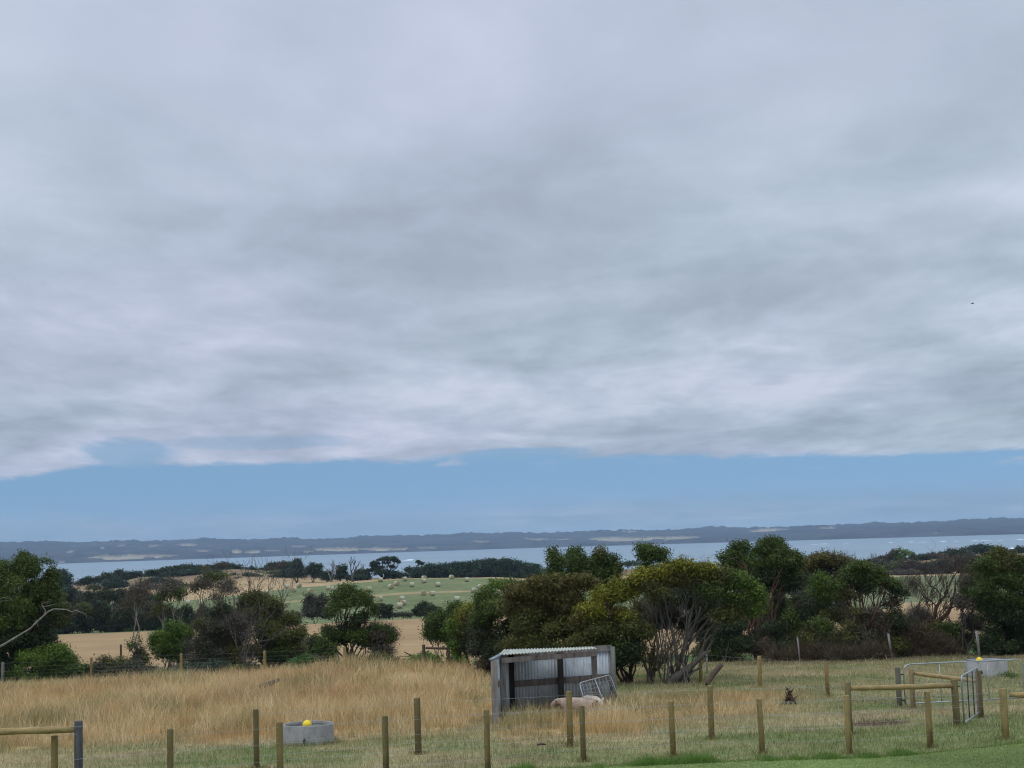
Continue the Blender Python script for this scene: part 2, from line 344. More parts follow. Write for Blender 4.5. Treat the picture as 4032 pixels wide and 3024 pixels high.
def turf_colour(x, y):
    """own colour of the turf: dry straw, green flushes, bare earth"""
    x = np.asarray(x, float); y = np.asarray(y, float)
    u = 2016+F*x/np.maximum(y, 5); n = fbm(x/3.1+2, y/2.4, 4); n2 = fbm(x/.9+7, y/.5+3, 3)
    t = tallness(x, np.maximum(y, 20)); dry = np.clip(.42+(n-.5)*2.0+(n2-.5)*1.2+t*1.6, 0, 1)
    # strip just inside the near fence stays green, right-hand paddock straw again further out
    e = y-lawn_edge(x)
    dry = dry*(.35+.65*sstep(.3, 5, e+(n2-.5)*3))
    right = sstep(2500, 3100, u); dry = dry*(1-right*.12) + right*.18*sstep(50, 62, y)
    dry = np.clip(dry, 0, 1)[..., None]
    st = STRAW2*(1-n2[..., None]*.0)+0; st = STRAW*sstep(.1, .45, t)[..., None]+STRAW2*.82*(1-sstep(.1, .45, t)[..., None])
    c = GREEN*(1-dry)+st*dry
    br = (sstep(.62, .72, fbm(x/1.7+31, y/1.2+4, 3)))*.55
    pad = np.exp(-(((u-3390)/150)**2+((y-35.7)/.8)**2*1.0))
    br = np.clip(br*.5+sstep(.35, .7, pad+(n2-.5)*.5), 0, 1)[..., None]
    c = c*(1-br)+EARTH*br
    rub = sstep(58, 62, y)*sstep(2700, 2900, u)*(1-sstep(4200, 4300, u))*sstep(64, 66, y)
    c = c*(1-.5*rub[..., None])+np.array([.13, .09, .06])*.5*rub[..., None]
    return c
def sheet(name, xs_fn, ys, cols, m, zoff=0, ufrom=-12000, uto=16000):
    pass
def grid_sheet(name, X, Y, Z, C, m, label=None):
    a, b = X.shape; idx = np.arange(a*b).reshape(a, b)
    q = np.stack([idx[:-1, :-1], idx[:-1, 1:], idx[1:, 1:], idx[1:, :-1]], -1).reshape(-1, 4)
    o = MB().add(np.stack([X, Y, Z], -1).reshape(-1, 3), q, C.reshape(-1, 3)).build(name, m)
    return tag(o, label, None, None, 'structure')
# paddock: rectangular sheet under everything near
xs = np.concatenate([-np.geomspace(230, 24, 26), np.arange(-23.6, 23.7, .3), np.geomspace(24, 230, 26)])
ys = np.concatenate([np.arange(-40, 18, 4.), np.arange(18, 72.01, .3)])
X, Y = np.meshgrid(xs, ys); Z = ground(X, Y)
Z = Z-.05*(Y < lawn_edge(X)-.6)
grid_sheet('paddock_ground', X, Y, Z, turf_colour(X, Y), M_SOIL, 'dry grazed paddock with green flushes behind the near fence')
xs = np.arange(-60, 60.1, .5); T = np.concatenate([np.linspace(-1, .8, 12), np.linspace(.82, 1, 16)])
Xl, Tl = np.meshgrid(xs, T); E = lawn_edge(Xl); Yl = np.where(Tl < 0, Tl*40, Tl*E) + (fbm(Xl*2, Tl*0+3, 3)-.5)*.5*(Tl > .9)
nl = fbm(Xl/2, Yl/2, 4)
C = MOWN*(.55+.9*nl[..., None])
grid_sheet('lawn', Xl, Yl, ground(Xl, Yl)+.012, C, M_LAWN, 'mown green lawn in front of the near fence')

def band(name, d0f, d1f, nd, colf, m, label, u0=-14000, u1=18000, power=1.0):
    us = np.concatenate([np.linspace(u0, -300, 30), np.linspace(-290, 4330, 460), np.linspace(4340, u1, 30)])
    t = np.linspace(0, 1, nd)**power; U, Tt = np.meshgrid(us, t)
    D0 = np.interp(U, *d0f); D1 = np.interp(U, *d1f); D = D0+(D1-D0)*Tt
    X = (U-2016)/F*D; return grid_sheet(name, X, D, ground(X, D), colf(U, X, D), m, label)
c1 = lambda v: ([0, 1], [v, v])
DRY = np.array([.34, .228, .118])
def dry_col(U, X, D):
    n = fbm(X/9, D/14, 4)[..., None]; n2 = fbm(X/2+5, D/5, 2)[..., None]
    c = DRY*(.86+.28*n)*(.93+.14*n2)
    g = sstep(78, 96, D+(n[..., 0]-.5)*14)[..., None]; c = np.array([.08, .13, .04])*(1-g)+c*g
    return c
HEDGE_D = ([-9000, 12000], [238, 238])
band('dry_field', c1(71.9), HEDGE_D, 70, dry_col, M_FIELD, 'tan dry grass field beyond the first belt of trees')
def hay_col(U, X, D):
    n = fbm(X/12+4, D/16, 4)[..., None]; n2 = fbm(X/2, D/4, 3)[..., None]
    c = (np.array([.145, .172, .078])*(1-sstep(2500, 3300, U))[..., None]+np.array([.15, .17, .085])*sstep(2500, 3300, U)[..., None])*(.85+.3*n)*(.88+.24*n2)
    tan = np.array([.37, .27, .14])
    ln = np.interp(U, [900, 1104, 1443, 1700, 1860, 2300], [372, 383, 392, 396, 398, 405])
    k = np.exp(-((D-ln)/3.6)**2)*((U > 600) & (U < 2700)); k = np.clip(k*(.6+.7*n2[..., 0]), 0, 1)
    k = np.maximum(k, sstep(3450, 3500, U)*(1-sstep(282, 296, D)))
    ss = sstep(.60, .72, fbm(X/1.6+50, D/3, 3))*.25
    k = np.maximum(k, ss)[..., None]
    return c*(1-k)+tan*k
HAY_D = ([0, 740, 1000, 1400, 1700, 1900, 2150, 3000, 3600, 4032], [436, 436, 452, 468, 476, 468, 452, 452, 450, 450])
band('hay_field', HEDGE_D, HAY_D, 90, hay_col, M_FIELD, 'green mown hay field with round bales and a tan track')
def dune_col(U, X, D):
    n = fbm(X/8+14, D/11, 4)[..., None]
    tan = np.array([.40, .285, .155]); gr = np.array([.15, .15, .075]); du = np.array([.23, .16, .098])
    k = sstep(506, 522, D)[..., None]; c = tan*(1-k)+du*k
    g = sstep(.5, .64, n[..., 0])*sstep(512, 530, D)*.8; g = g[..., None]
    return (c*(1-g)+gr*g)*(.8+.4*n)
band('dunes', HAY_D, c1(800), 110, dune_col, M_DUNE, 'tan grassy dunes and headland between the hay field and the bay')
# the bay
v = [[-30000, 600, 0], [30000, 600, 0], [30000, 40000, 0], [-30000, 40000, 0]]
o = MB().add(v, [(0, 1, 2, 3)], (1, 1, 1)).build('water', M_SEA); tag(o, 'pale blue grey bay between the dunes and the far shore', None, None, 'structure')

# ------------------------------------------------------------------ far shore hills
def hills():
    us = np.concatenate([np.linspace(-9000, -200, 120), np.linspace(-190, 4220, 1100), np.linspace(4230, 13000, 120)])
    shore = np.interp(us, [-9000, 0, 2016, 4032, 13000], [6000, 5900, 7250, 6000, 6000])
    pu = [-9000, 0, 200, 330, 450, 560, 700, 820, 1000, 1300, 1420, 1560, 1650, 1800, 2000, 2200, 2330, 2480, 2700, 2760, 3000, 3200, 3330, 3500, 3620, 3700, 3800, 4032, 13000]
    pv = [2134, 2134, 2131, 2133, 2123, 2124, 2122, 2119, 2118, 2117, 2108, 2102, 2103, 2097, 2096, 2097, 2087, 2083, 2079, 2074, 2080, 2070, 2068, 2071, 2067, 2061, 2058, 2058, 2058]
    top = np.interp(us, pu, pv)
    hz = 2136-.0307*(us-2016)
    crest = np.clip(hz-top-np.interp(us, [2600, 3900], [13, 3]), 22, 90)/F                       # elevation of the crest as a tangent
    rows = np.linspace(0, 1, 60)
    U, R = np.meshgrid(us, rows)
    D = shore[None]+R*2600
    X = (U-2016)/F*D
    crestD = (shore+2300)[None]
    prof = np.interp(R, [0, .02, .05, .15, .3, .45, .6, .75, .88, 1], [-.1, .06, .10, .18, .36, .42, .62, .78, 1.0, .97])
    H = (crest[None]*crestD)*prof+30*np.clip(R/.88, 0, 1)*1.0
    n = fbm(X/420, D/420, 4); H = H*(1+(n-.5)*.28*np.sin(math.pi*np.clip(R, 0, .86)/.86))
    H += (fbm(X/38+2, D/90, 3)**1.5)*17*sstep(.01, .06, R)
    H += (fbm(X/26+5, D/60, 2)-.35)*16*sstep(.8, .86, R)
    H += 9*sstep(.52, .7, fbm(X/140+8, D/300, 3))*sstep(.7, .86, R)
    # pale paddocks, by place on the far slope
    el = np.degrees(0)*0+(H-30)/D*F; V = (2136-.0307*(U-2016))-el      # where it sits, only to look patches up
    pat = [(455, 2193, 112, 7), (560, 2187, 120, 5), (730, 2145, 42, 6), (590, 2149, 24, 4), (390, 2158, 10, 4), (265, 2172, 16, 4), (465, 2148, 18, 3),
           (920, 2170, 28, 6), (980, 2172, 40, 6), (1060, 2168, 34, 3), (1320, 2163, 105, 8), (1500, 2162, 90, 7), (1660, 2156, 40, 3),
           (1870, 2132, 34, 3), (2090, 2122, 50, 3), (2430, 2122, 120, 9), (2580, 2118, 120, 5), (2660, 2114, 70, 4), (2450, 2092, 34, 3), (2980, 2090, 60, 4),
           (790, 2168, 40, 3), (1160, 2152, 30, 3), (3020, 2084, 60, 5), (3240, 2079, 40, 3), (235, 2211, 14, 3), (3655, 2100, 7, 2.5), (1200, 2170, 24, 3), (2200, 2124, 40, 2.5)]
    pn = (fbm(X/55+4, D/120+1, 3)-.5)
    k = np.zeros_like(U)
    for (a, b, ra, rb) in pat:
        d2 = ((U-a)/ra)**2+((V-b)/rb)**2+pn*1.8
        k = np.maximum(k, 1-sstep(.75, 1.05, d2))
    H -= k*9
    tone = (.2+1.9*fbm(X/110+21, D/160, 5))[..., None]
    c = np.array([.040, .040, .036])*tone; k = k[..., None]; f = np.array([.36, .30, .19])
    c = c*(1-k)+f*k
    grid_sheet('far_hills', X, D, H, c, M_HILL, 'low wooded hills with pale paddocks on the far shore')
hills()

# ------------------------------------------------------------------ vegetation builders
PAL = {
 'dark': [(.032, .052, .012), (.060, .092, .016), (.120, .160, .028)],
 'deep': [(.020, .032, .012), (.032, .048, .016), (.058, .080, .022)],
 'olive': [(.052, .056, .016), (.090, .096, .022), (.15, .15, .034)],
 'brown': [(.062, .048, .016), (.100, .088, .022), (.16, .14, .030)],
 'yellow': [(.085, .095, .014), (.18, .18, .020), (.31, .29, .030)],
 'bright': [(.048, .088, .014), (.090, .150, .020), (.16, .23, .030)],
 'grey': [(.044, .048, .030), (.070, .072, .042), (.11, .108, .062)],
 'teal': [(.020, .038, .024), (.034, .058, .032), (.060, .090, .050)],
 'twig': [(.070, .058, .044), (.105, .088, .066), (.16, .135, .105)],
 'weed': [(.06, .15, .02), (.09, .20, .03), (.12, .24, .04)], 'weed2': [(.05, .11, .02), (.07, .15, .03), (.09, .18, .04)],
 'rust': [(.058, .040, .024), (.088, .064, .038), (.13, .10, .06)],
}
BARKC = {'grey': (.10, .088, .077), 'pale': (.21, .195, .175), 'dark': (.05, .04, .033), 'red': (.085, .045, .032), 'brown': (.10, .075, .055)}
def cloud_points(lobes, n, shell=.5):
    """random clump centres spread through overlapping ellipsoids; biased to the outer shell"""
    vol = np.array([l[3]*l[5] for l in lobes]); k = rs.choice(len(lobes), n, p=vol/vol.sum())
    L = np.array(lobes)[k]
    d = rs.normal(size=(n, 3)); d /= np.linalg.norm(d, axis=1, keepdims=True)
    r = shell+(1.02-shell)*rs.rand(n)**.6
    lump = .86+.28*vnoise(d[:, 0]*2.3+k*7, d[:, 2]*2.3+d[:, 1]*1.7+40)
    return L[:, :3]+d*L[:, 3:6]*(r*lump)[:, None], d, k
def sublobes(lobes):
    out = []
    for (x, y, z, a, b, c) in lobes:
        n = 9 if a > .5 else 5
        for i in range(n):
            d = rs.normal(size=3); d[2] = d[2]*.8+.25; d /= np.linalg.norm(d); k = .58+.2*rs.rand(); q = .30+.22*rs.rand()
            out.append((x+d[0]*a*k, y+d[1]*b*k, z+d[2]*c*k, a*q, b*q, c*q*.85))
        out.append((x, y, z, a*.75, b*.75, c*.72))
    return out
def leaves(mb, lobes, cover, size, pal, clump=.28, aspect=.45, droop=0., flat=0., gaps=.25, sub=True):
    proj = sum(math.pi*l[3]*l[5] for l in lobes)
    nleaf = int(3.6*cover*proj/(size*size*aspect)); per = 16; nc = max(6, nleaf//per)
    sl = sublobes(lobes) if sub else lobes
    C, D, K = cloud_points(sl, int(nc*1.25))
    br = rs.rand(len(sl))[K]
    gaps = gaps*.8; keep = vnoise(C[:, 0]/(clump*3.1)+C[:, 1]/(clump*4)+3, C[:, 2]/(clump*2.4)+11) > gaps; 
    if keep.sum() > 3: C = C[keep]; D = D[keep]; br = br[keep]
    m = len(C)
    if m == 0: return
    cr = .55*rs.rand(m)+.45*br
    pos = np.repeat(C, per, 0)+rs.normal(size=(m*per, 3))*clump*np.array([.55, .55, .4])
    dd = np.repeat(D, per, 0)
    nrm = dd*.8+rs.normal(size=(m*per, 3))*.75+np.array([0, 0, .45]); nrm /= np.linalg.norm(nrm, axis=1, keepdims=True)
    t = rs.normal(size=(m*per, 3))+np.array([0, 0, -droop*3]); t -= nrm*(t*nrm).sum(1, keepdims=True); t /= np.linalg.norm(t, axis=1, keepdims=True)
    b = np.cross(nrm, t); s = size*(.6+.8*rs.rand(m*per))[:, None]
    v = np.stack([pos-t*s*.5, pos+b*s*aspect*.5+t*s*.05, pos+t*s*.5-nrm*s*.1, pos-b*s*aspect*.5+t*s*.05], 1)
    p = np.array(PAL[pal]) if isinstance(pal, str) else np.array(pal)
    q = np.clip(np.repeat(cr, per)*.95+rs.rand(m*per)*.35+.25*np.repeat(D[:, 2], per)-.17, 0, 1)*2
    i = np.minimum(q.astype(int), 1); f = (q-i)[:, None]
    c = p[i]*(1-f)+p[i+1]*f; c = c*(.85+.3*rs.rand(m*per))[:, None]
    idx = np.arange(m*per*4).reshape(-1, 4)
    mb.add(v.reshape(-1, 3), idx, np.repeat(c, 4, 0))
def twigs(mb, lobes, n, ln, w, pal, origin, spread=.5, shell=.1):
    C, D, K = cloud_points(lobes, n, shell)
    d = C-np.array(origin)[None]; d /= np.linalg.norm(d, axis=1, keepdims=True); d = d+rs.normal(size=d.shape)*spread; d /= np.linalg.norm(d, axis=1, keepdims=True)
    L = ln*(.4+rs.rand(n))[:, None]; sd = np.cross(d, rs.normal(size=d.shape)); sd /= np.linalg.norm(sd, axis=1, keepdims=True)
    bend = rs.normal(size=d.shape)*.12*L
    W = w*(.5+rs.rand(n))[:, None]
    v = np.stack([C-sd*W, C+sd*W, C+d*L*.55+bend+sd*W*.6, C+d*L*.55+bend-sd*W*.6, C+d*L], 1)
    p = np.array(PAL[pal]); c = p[rs.randint(0, 3, n)]*(.8+.4*rs.rand(n))[:, None]
    i = np.arange(n)[:, None]*5
    mb.add(v.reshape(-1, 3), (i+np.array([[0, 1, 2, 3]])), np.repeat(c, 5, 0)); mb.f.append(i+np.array([[3, 2, 4]])+mb.n-n*5)
def limb(mb, a, b, r0, r1, col, sag=.12, seg=6, n=6):
    a = np.array(a, float); b = np.array(b, float); L = np.linalg.norm(b-a); t = np.linspace(0, 1, seg+1)[:, None]
    w = np.cumsum(rs.normal(size=(seg+1, 3)), 0); w = w-w[0]*(1-t)-w[-1]*t
    p = a*(1-t)+b*t+w*L*sag*.28
    p[:, 2] += (np.sin(t[:, 0]*math.pi)*.06*L)
    p[0] = a; p[-1] = b
    c = np.repeat((np.array(col)[None]*(.75+.5*rs.rand(seg+1))[:, None]), n, 0)
    mb.tube(p, r0+(r1-r0)*t[:, 0]**.8, n, c, cap=False); return p
def base_point(base, d):
    if np.isscalar(base): return at_d(base, d)
    g = on_ground(*base)
    return g if d is None or abs(g.y-d) < 4 else at_d(base[0], d)
def tree(name, label, cat, base, lobes_px, d, pal='dark', bark='dark', cover=3.6, leaf=None, clump=None, stems=2, tr=None, group=None,
         tw=0, twpal='twig', gaps=.25, yd=.8, aspect=.45, subs=3, extra=None, base_d=None):
    """lobes_px: (u, v, ru, rv[, palette, depth offset]) seen at distance d"""
    s = d/F
    bp = base_point(base, base_d or d)
    root = empty(name, bp, label, cat, group)
    lobes = {}; allb = []
    for l in lobes_px:
        u, v, ru, rv = l[:4]; p = l[4] if len(l) > 4 and l[4] else pal; off = l[5] if len(l) > 5 else rs.normal()*.25*ru*s
        g = 1.13 if d < 120 else 1.0
        c = P(u, v, d+off); L = (c.x, c.y, c.z, ru*s*g, ru*s*yd*g, rv*s*g); lobes.setdefault(p, []).append(L); allb.append(L)
    leaf = leaf or (max(.095, d*.00145) if d < 200 else d*.0013); clump = clump or (max(.22, d*.0034) if d < 200 else d*.0018)
    mb = MB()
    for p, Ls in lobes.items(): leaves(mb, Ls, cover, leaf, p, clump, aspect, gaps=gaps)
    if tw: twigs(mb, allb, tw, max(.5, 10*s), max(.006, .28*s), twpal, bp)
    mt = MB(); tr = (tr or max(.05, .010*sum((l[5]+l[3]) for l in allb)**.7))*.6
    col = BARKC[bark]
    starts = [np.array(bp)+np.array([rs.normal()*.12*i, rs.normal()*.1*i, -.1]) for i in range(stems)]
    for k, L in enumerate(allb):
        st = starts[k % stems]; p = limb(mt, st, (L[0], L[1], L[2]-L[5]*.2), tr, tr*.28, col, .2)
        for j in range(subs):
            q = p[rs.randint(3, 6)]; dv = rs.normal(size=3); dv[2] = abs(dv[2]); dv /= np.linalg.norm(dv)
            e = np.array(L[:3])+dv*np.array(L[3:])*.8; limb(mt, q, e, tr*.35, tr*.1, col, .25, 4, 4)
    if extra: extra(mt, bp, col)
    mt.build('trunk', M_BARK, root); mb.build('crown', M_LEAF, root, smooth=False)
    return root
def fork(mb, a, d, L, r, depth, col, ang=.5, up=.15, n=5, kids=(2, 3), shrink=.72):
    """a bare branching limb"""
    d = np.array(d, float); d /= np.linalg.norm(d); b = np.array(a)+d*L
    p = limb(mb, a, b, r, r*.68, col, .35, 4, n)
    if depth == 0: return
    for k in range(rs.randint(kids[0], kids[1]+1)):
        nd = d+rs.normal(size=3)*ang+np.array([0, 0, up]); q = p[-1] if k < 2 else p[rs.randint(2, 5)]
        fork(mb, q, nd, L*shrink*(.75+.5*rs.rand()), r*.62, depth-1, col, ang, up, max(3, n-1), kids, shrink)
def bare_tree(name, label, cat, base, d, h, pal='grey', lean=(0, 0), stems=3, depth=4, r=.06, ang=.42, group=None, twig_lobes=None, twn=0, twpal='twig', leafy=None, up=.15, tw_w=None):
    bp = base_point(base, d)
    if d is None: d = bp.y
    root = empty(name, bp, label, cat, group); mt = MB(); s = d/F; col = BARKC[pal]
    for k in range(stems):
        dv = np.array([lean[0]+rs.normal()*.28, rs.normal()*.2, 1+lean[1]]); fork(mt, np.array(bp)+np.array([rs.normal()*.08, rs.normal()*.08, -.05]), dv, h*.30, r*(.7+.5*rs.rand()), depth, col, ang, up)
    mt.build('trunk', M_BARK, root)
    if twig_lobes:
        mb = MB(); Ls = []
        for (u, v, ru, rv) in twig_lobes:
            c = P(u, v, d); Ls.append((c.x, c.y, c.z, ru*s, ru*s*.7, rv*s))
        twigs(mb, Ls, twn, max(.45, 9*s), tw_w or max(.005, .2*s), twpal, bp, .45)
        if leafy:
            for (u, v, ru, rv, p) in leafy:
                c = P(u, v, d); leaves(mb, [(c.x, c.y, c.z, ru*s, ru*s*.7, rv*s)], 3, max(.08, d*.0011), p, max(.2, d*.003))
        mb.build('crown', M_TWIG, root, smooth=False)
    return root
# ------------------------------------------------------------------ near belt, left of the dry field
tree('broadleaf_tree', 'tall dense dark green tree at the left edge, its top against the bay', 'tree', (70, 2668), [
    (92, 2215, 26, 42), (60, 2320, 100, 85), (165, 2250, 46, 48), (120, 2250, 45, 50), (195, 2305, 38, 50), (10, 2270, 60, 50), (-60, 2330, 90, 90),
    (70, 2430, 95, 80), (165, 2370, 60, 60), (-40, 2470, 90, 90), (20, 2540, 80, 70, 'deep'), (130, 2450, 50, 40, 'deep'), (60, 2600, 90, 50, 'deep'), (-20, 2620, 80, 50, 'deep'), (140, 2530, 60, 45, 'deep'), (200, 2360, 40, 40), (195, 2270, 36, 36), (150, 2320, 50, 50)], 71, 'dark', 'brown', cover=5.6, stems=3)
tree('thin_tree', 'thin dark tree with two grey trunks beside the big tree at the left edge', 'tree', (110, 2650), [
    (215, 2435, 60, 45, 'olive'), (160, 2480, 50, 35, 'deep'), (190, 2520, 45, 25, 'deep'), (240, 2400, 40, 30, 'olive'), (105, 2520, 50, 50, 'deep')], 74, 'deep', 'grey', cover=2.4, stems=3, tr=.06, tw=500, twpal='rust')
def leaning(mt, bp, col): pass
def dead_branch():
    d = 69.5; root = empty('dead_branch', at_d(-40, d), 'long bare pale grey dead branch reaching out of the big tree at the left edge', 'branch')
    mt = MB(); c = BARKC['pale']
    def ln(pts, r0, r1, dd=0):
        pts = [P(u, v, d+dd) for u, v in pts]; mt.tube(pts, np.linspace(r0, r1, len(pts))*.62, 6, c, wob=.3)
    mt.tube([root.location-Vector((0, 0, .3)), P(-25, 2560, d)], [.10, .09], 6, c)
    ln([(-25, 2560), (20, 2535), (70, 2505), (120, 2475), (150, 2445), (172, 2425), (190, 2408), (212, 2398), (240, 2399), (262, 2400), (280, 2408), (300, 2404), (322, 2412), (340, 2420)], .09, .018)
    ln([(172, 2425), (180, 2405), (168, 2388), (163, 2380), (175, 2372), (202, 2366)], .035, .012)
    ln([(163, 2386), (180, 2388), (205, 2382), (226, 2376)], .025, .01)
    ln([(120, 2475), (135, 2455), (142, 2440), (150, 2470)], .04, .012)
    ln([(212, 2398), (218, 2412)], .02, .008); ln([(340, 2420), (341, 2440)], .014, .006); ln([(280, 2408), (294, 2420)], .015, .006)
    ln([(-10, 2365), (12, 2352), (35, 2356), (60, 2346)], .03, .01); ln([(-10, 2368), (20, 2366), (50, 2360)], .02, .008)
    ln([(-25, 2560), (-18, 2480), (-10, 2400), (-10, 2366)], .05, .03)
    mt.build('limb', M_BARK, root)
dead_branch()
tree('leafy_shrub', 'bright green leafy shrub behind the wire fence below the big left tree', 'shrub', (170, 2672), [
    (120, 2620, 85, 62), (215, 2590, 62, 55), (270, 2625, 50, 45), (60, 2650, 70, 35), (190, 2650, 80, 30), (240, 2560, 30, 22, 'bright'), (310, 2650, 40, 28, 'deep')], 70.5, 'bright', 'dark', cover=4.2, stems=4, tr=.05, subs=1)
tree('low_shrub', 'low brownish grey scrub bush between the second and third fence posts from the left', 'shrub', (440, 2672), [
    (400, 2640, 50, 35, 'grey'), (470, 2615, 50, 32, 'olive'), (440, 2650, 60, 25, 'grey'), (540, 2640, 55, 32, 'grey'), (500, 2650, 60, 26, 'teal'), (350, 2660, 30, 18, 'deep'),
    (600, 2655, 45, 25, 'teal'), (410, 2600, 25, 15, 'brown')], 71, 'grey', 'brown', cover=3.4, stems=4, tr=.03, subs=1, tw=900, twpal='rust')
tree('low_shrub', 'dark blue green low bush right behind the third wooden post of the left fence', 'shrub', (820, 2662), [
    (760, 2640, 70, 26, 'teal'), (840, 2630, 50, 24, 'teal'), (900, 2645, 60, 18, 'bright'), (700, 2650, 50, 18, 'deep'), (980, 2640, 60, 18, 'deep')], 70.6, 'teal', 'dark', cover=3.4, stems=3, tr=.03, subs=0)
tree('sapling', 'spindly pale-trunked sapling standing alone against the tan dry field at left', 'tree', (538, 2655), [
    (545, 2570, 22, 45, 'grey'), (515, 2540, 16, 20, 'dark'), (560, 2590, 20, 30, 'olive'), (530, 2500, 14, 18, 'olive'), (535, 2610, 30, 28, 'grey')], 73, 'grey', 'pale', cover=1.6, stems=2, tr=.05, gaps=.3)
tree('slim_tree', 'slim pale trunk rising to a twiggy crown above the dark thicket at left', 'tree', (535, 2500), [
    (545, 2350, 45, 35, 'twig'), (560, 2310, 40, 30, 'twig'), (520, 2380, 35, 25, 'grey')], 100, 'grey', 'pale', cover=.9, stems=1, tr=.09, tw=900)
tree('forked_tree', 'forked grey-trunked tree with green tufts and a twiggy crown at left of the hay field', 'tree', (671, 2500), [
    (640, 2352, 26, 17, 'dark'), (708, 2340, 32, 24, 'dark'), (665, 2318, 55, 38, 'twig'), (620, 2400, 24, 20, 'olive')], 92, 'dark', 'pale', cover=1.7, stems=2, tr=.09, tw=900, gaps=.3)
tree('umbrella_tree', 'bare-stemmed umbrella tree with a green tuft on top before the bale field', 'tree', (806, 2440), [
    (866, 2276, 32, 20, 'dark'), (815, 2272, 26, 24, 'olive'), (795, 2303, 48, 18, 'twig'), (760, 2315, 26, 12, 'twig')], 96, 'olive', 'brown', cover=1.8, stems=3, tr=.07, tw=800, gaps=.3, subs=5)
tree('umbrella_tree', 'flat-topped twiggy tree leaning right beside the umbrella tree before the bale field', 'tree', (850, 2480), [
    (888, 2312, 44, 18, 'twig'), (915, 2325, 26, 16, 'twig'), (858, 2345, 30, 16, 'twig'), (905, 2295, 24, 12, 'rust')], 94, 'grey', 'grey', cover=.8, stems=3, tr=.08, tw=900, subs=5)
tree('round_shrub', 'bright green rounded shrub in front of the forked grey-trunked tree', 'shrub', (660, 2655), [
    (700, 2485, 44, 34), (640, 2520, 42, 40), (690, 2530, 50, 42), (640, 2565, 45, 32, 'dark'), (700, 2580, 40, 30, 'dark'), (735, 2500, 22, 22)], 76, 'bright', 'dark', cover=4.2, stems=3)
tree('scrub_tree', 'large olive green scrub tree behind the fourth post of the left fence', 'tree', (1080, 2650), [
    (1000, 2358, 45, 30, 'olive'), (960, 2375, 20, 26, 'grey'), (1050, 2410, 60, 50), (1000, 2420, 60, 45), (1110, 2455, 58, 52), (1150, 2510, 50, 55), (1060, 2500, 75, 60),
    (1160, 2570, 42, 50), (1100, 2580, 60, 50, 'dark'), (1030, 2560, 50, 50), (1090, 2430, 20, 30, 'grey'), (960, 2440, 45, 45, 'grey')], 76, 'olive', 'brown', cover=4.0, stems=5, tw=1800, twpal='rust')
tree('scrub_tree', 'half dead grey brown scrub tree with slanting bare stems beside the olive scrub tree', 'tree', (900, 2652), [
    (860, 2470, 60, 42, 'grey'), (930, 2480, 52, 70, 'twig'), (920, 2545, 60, 55, 'brown'), (830, 2520, 62, 38, 'grey'), (780, 2545, 50, 35, 'grey'), (850, 2580, 85, 38, 'grey'),
    (960, 2590, 55, 40, 'brown'), (870, 2410, 40, 40, 'deep'), (800, 2465, 45, 30, 'olive'), (770, 2600, 50, 30, 'grey')], 74, 'grey', 'grey', cover=2.0, stems=7, tr=.06, tw=5200, twpal='twig', gaps=.25)
bare_tree('dead_tree', 'bare grey stems poking out of the scrub left of the olive tree top', 'tree', (950, 2640), 73, 4.6, 'grey', stems=6, depth=3, r=.04, lean=(.12, 0))
bare_tree('dead_tree', 'bare snags sticking up from the crown of the olive scrub tree', 'tree', (1050, 2640), 75.5, 6.3, 'grey', stems=4, depth=4, r=.05, lean=(-.05, .1))
tree('slender_tree', 'slender green tree with one dark trunk standing right of the olive scrub tree', 'tree', (1370, 2618), [
    (1375, 2335, 44, 28), (1345, 2365, 50, 32), (1415, 2365, 48, 32), (1380, 2400, 75, 36), (1330, 2410, 48, 28), (1445, 2400, 36, 30), (1370, 2440, 66, 22, 'deep'),
    (1300, 2490, 34, 28), (1350, 2500, 48, 36), (1415, 2505, 42, 34), (1295, 2530, 26, 24), (1390, 2470, 36, 18, 'deep'), (1440, 2520, 28, 24)], 72, 'dark', 'dark', cover=3.6, stems=1, tr=.11, gaps=.2)
tree('vase_shrub', 'vase-shaped shrub of fanning bare stems under a flat green top, right of the slender tree', 'shrub', (1475, 2612), [
    (1480, 2475, 34, 20, 'dark'), (1520, 2490, 34, 24, 'dark'), (1545, 2510, 20, 22, 'dark'), (1500, 2510, 48, 26, 'rust'), (1450, 2500, 26, 22, 'olive'), (1500, 2545, 42, 34, 'twig'), (1535, 2570, 12, 28, 'rust')],
    72, 'olive', 'brown', cover=2.2, stems=6, tr=.035, tw=1800, twpal='twig', subs=5)
tree('small_tree', 'small dark bushy tree with a crooked trunk left of the slender tree', 'tree', (1272, 2625), [
    (1262, 2545, 40, 30), (1290, 2575, 32, 28), (1235, 2570, 24, 22), (1250, 2520, 22, 16), (1300, 2600, 24, 16), (1220, 2535, 16, 18, 'grey')], 70, 'dark', 'dark', cover=3.2, stems=2, tr=.07, gaps=.25)
def crooked():
    d = 69.3; b = at_d(1272, d); root = empty('fallen_branch', b, 'dark crooked arching branch in the grass before the small bushy tree', 'branch')
    mt = MB(); mt.tube([b-Vector((0, 0, .2)), P(1272, 2605, d), P(1262, 2590, d), P(1240, 2582, d), P(1220, 2584, d), P(1204, 2583, d), P(1198, 2588, d)], [.1, .09, .08, .07, .06, .04, .02], 7, BARKC['dark'], wob=.3)
    mt.build('limb', M_BARK, root)
crooked()
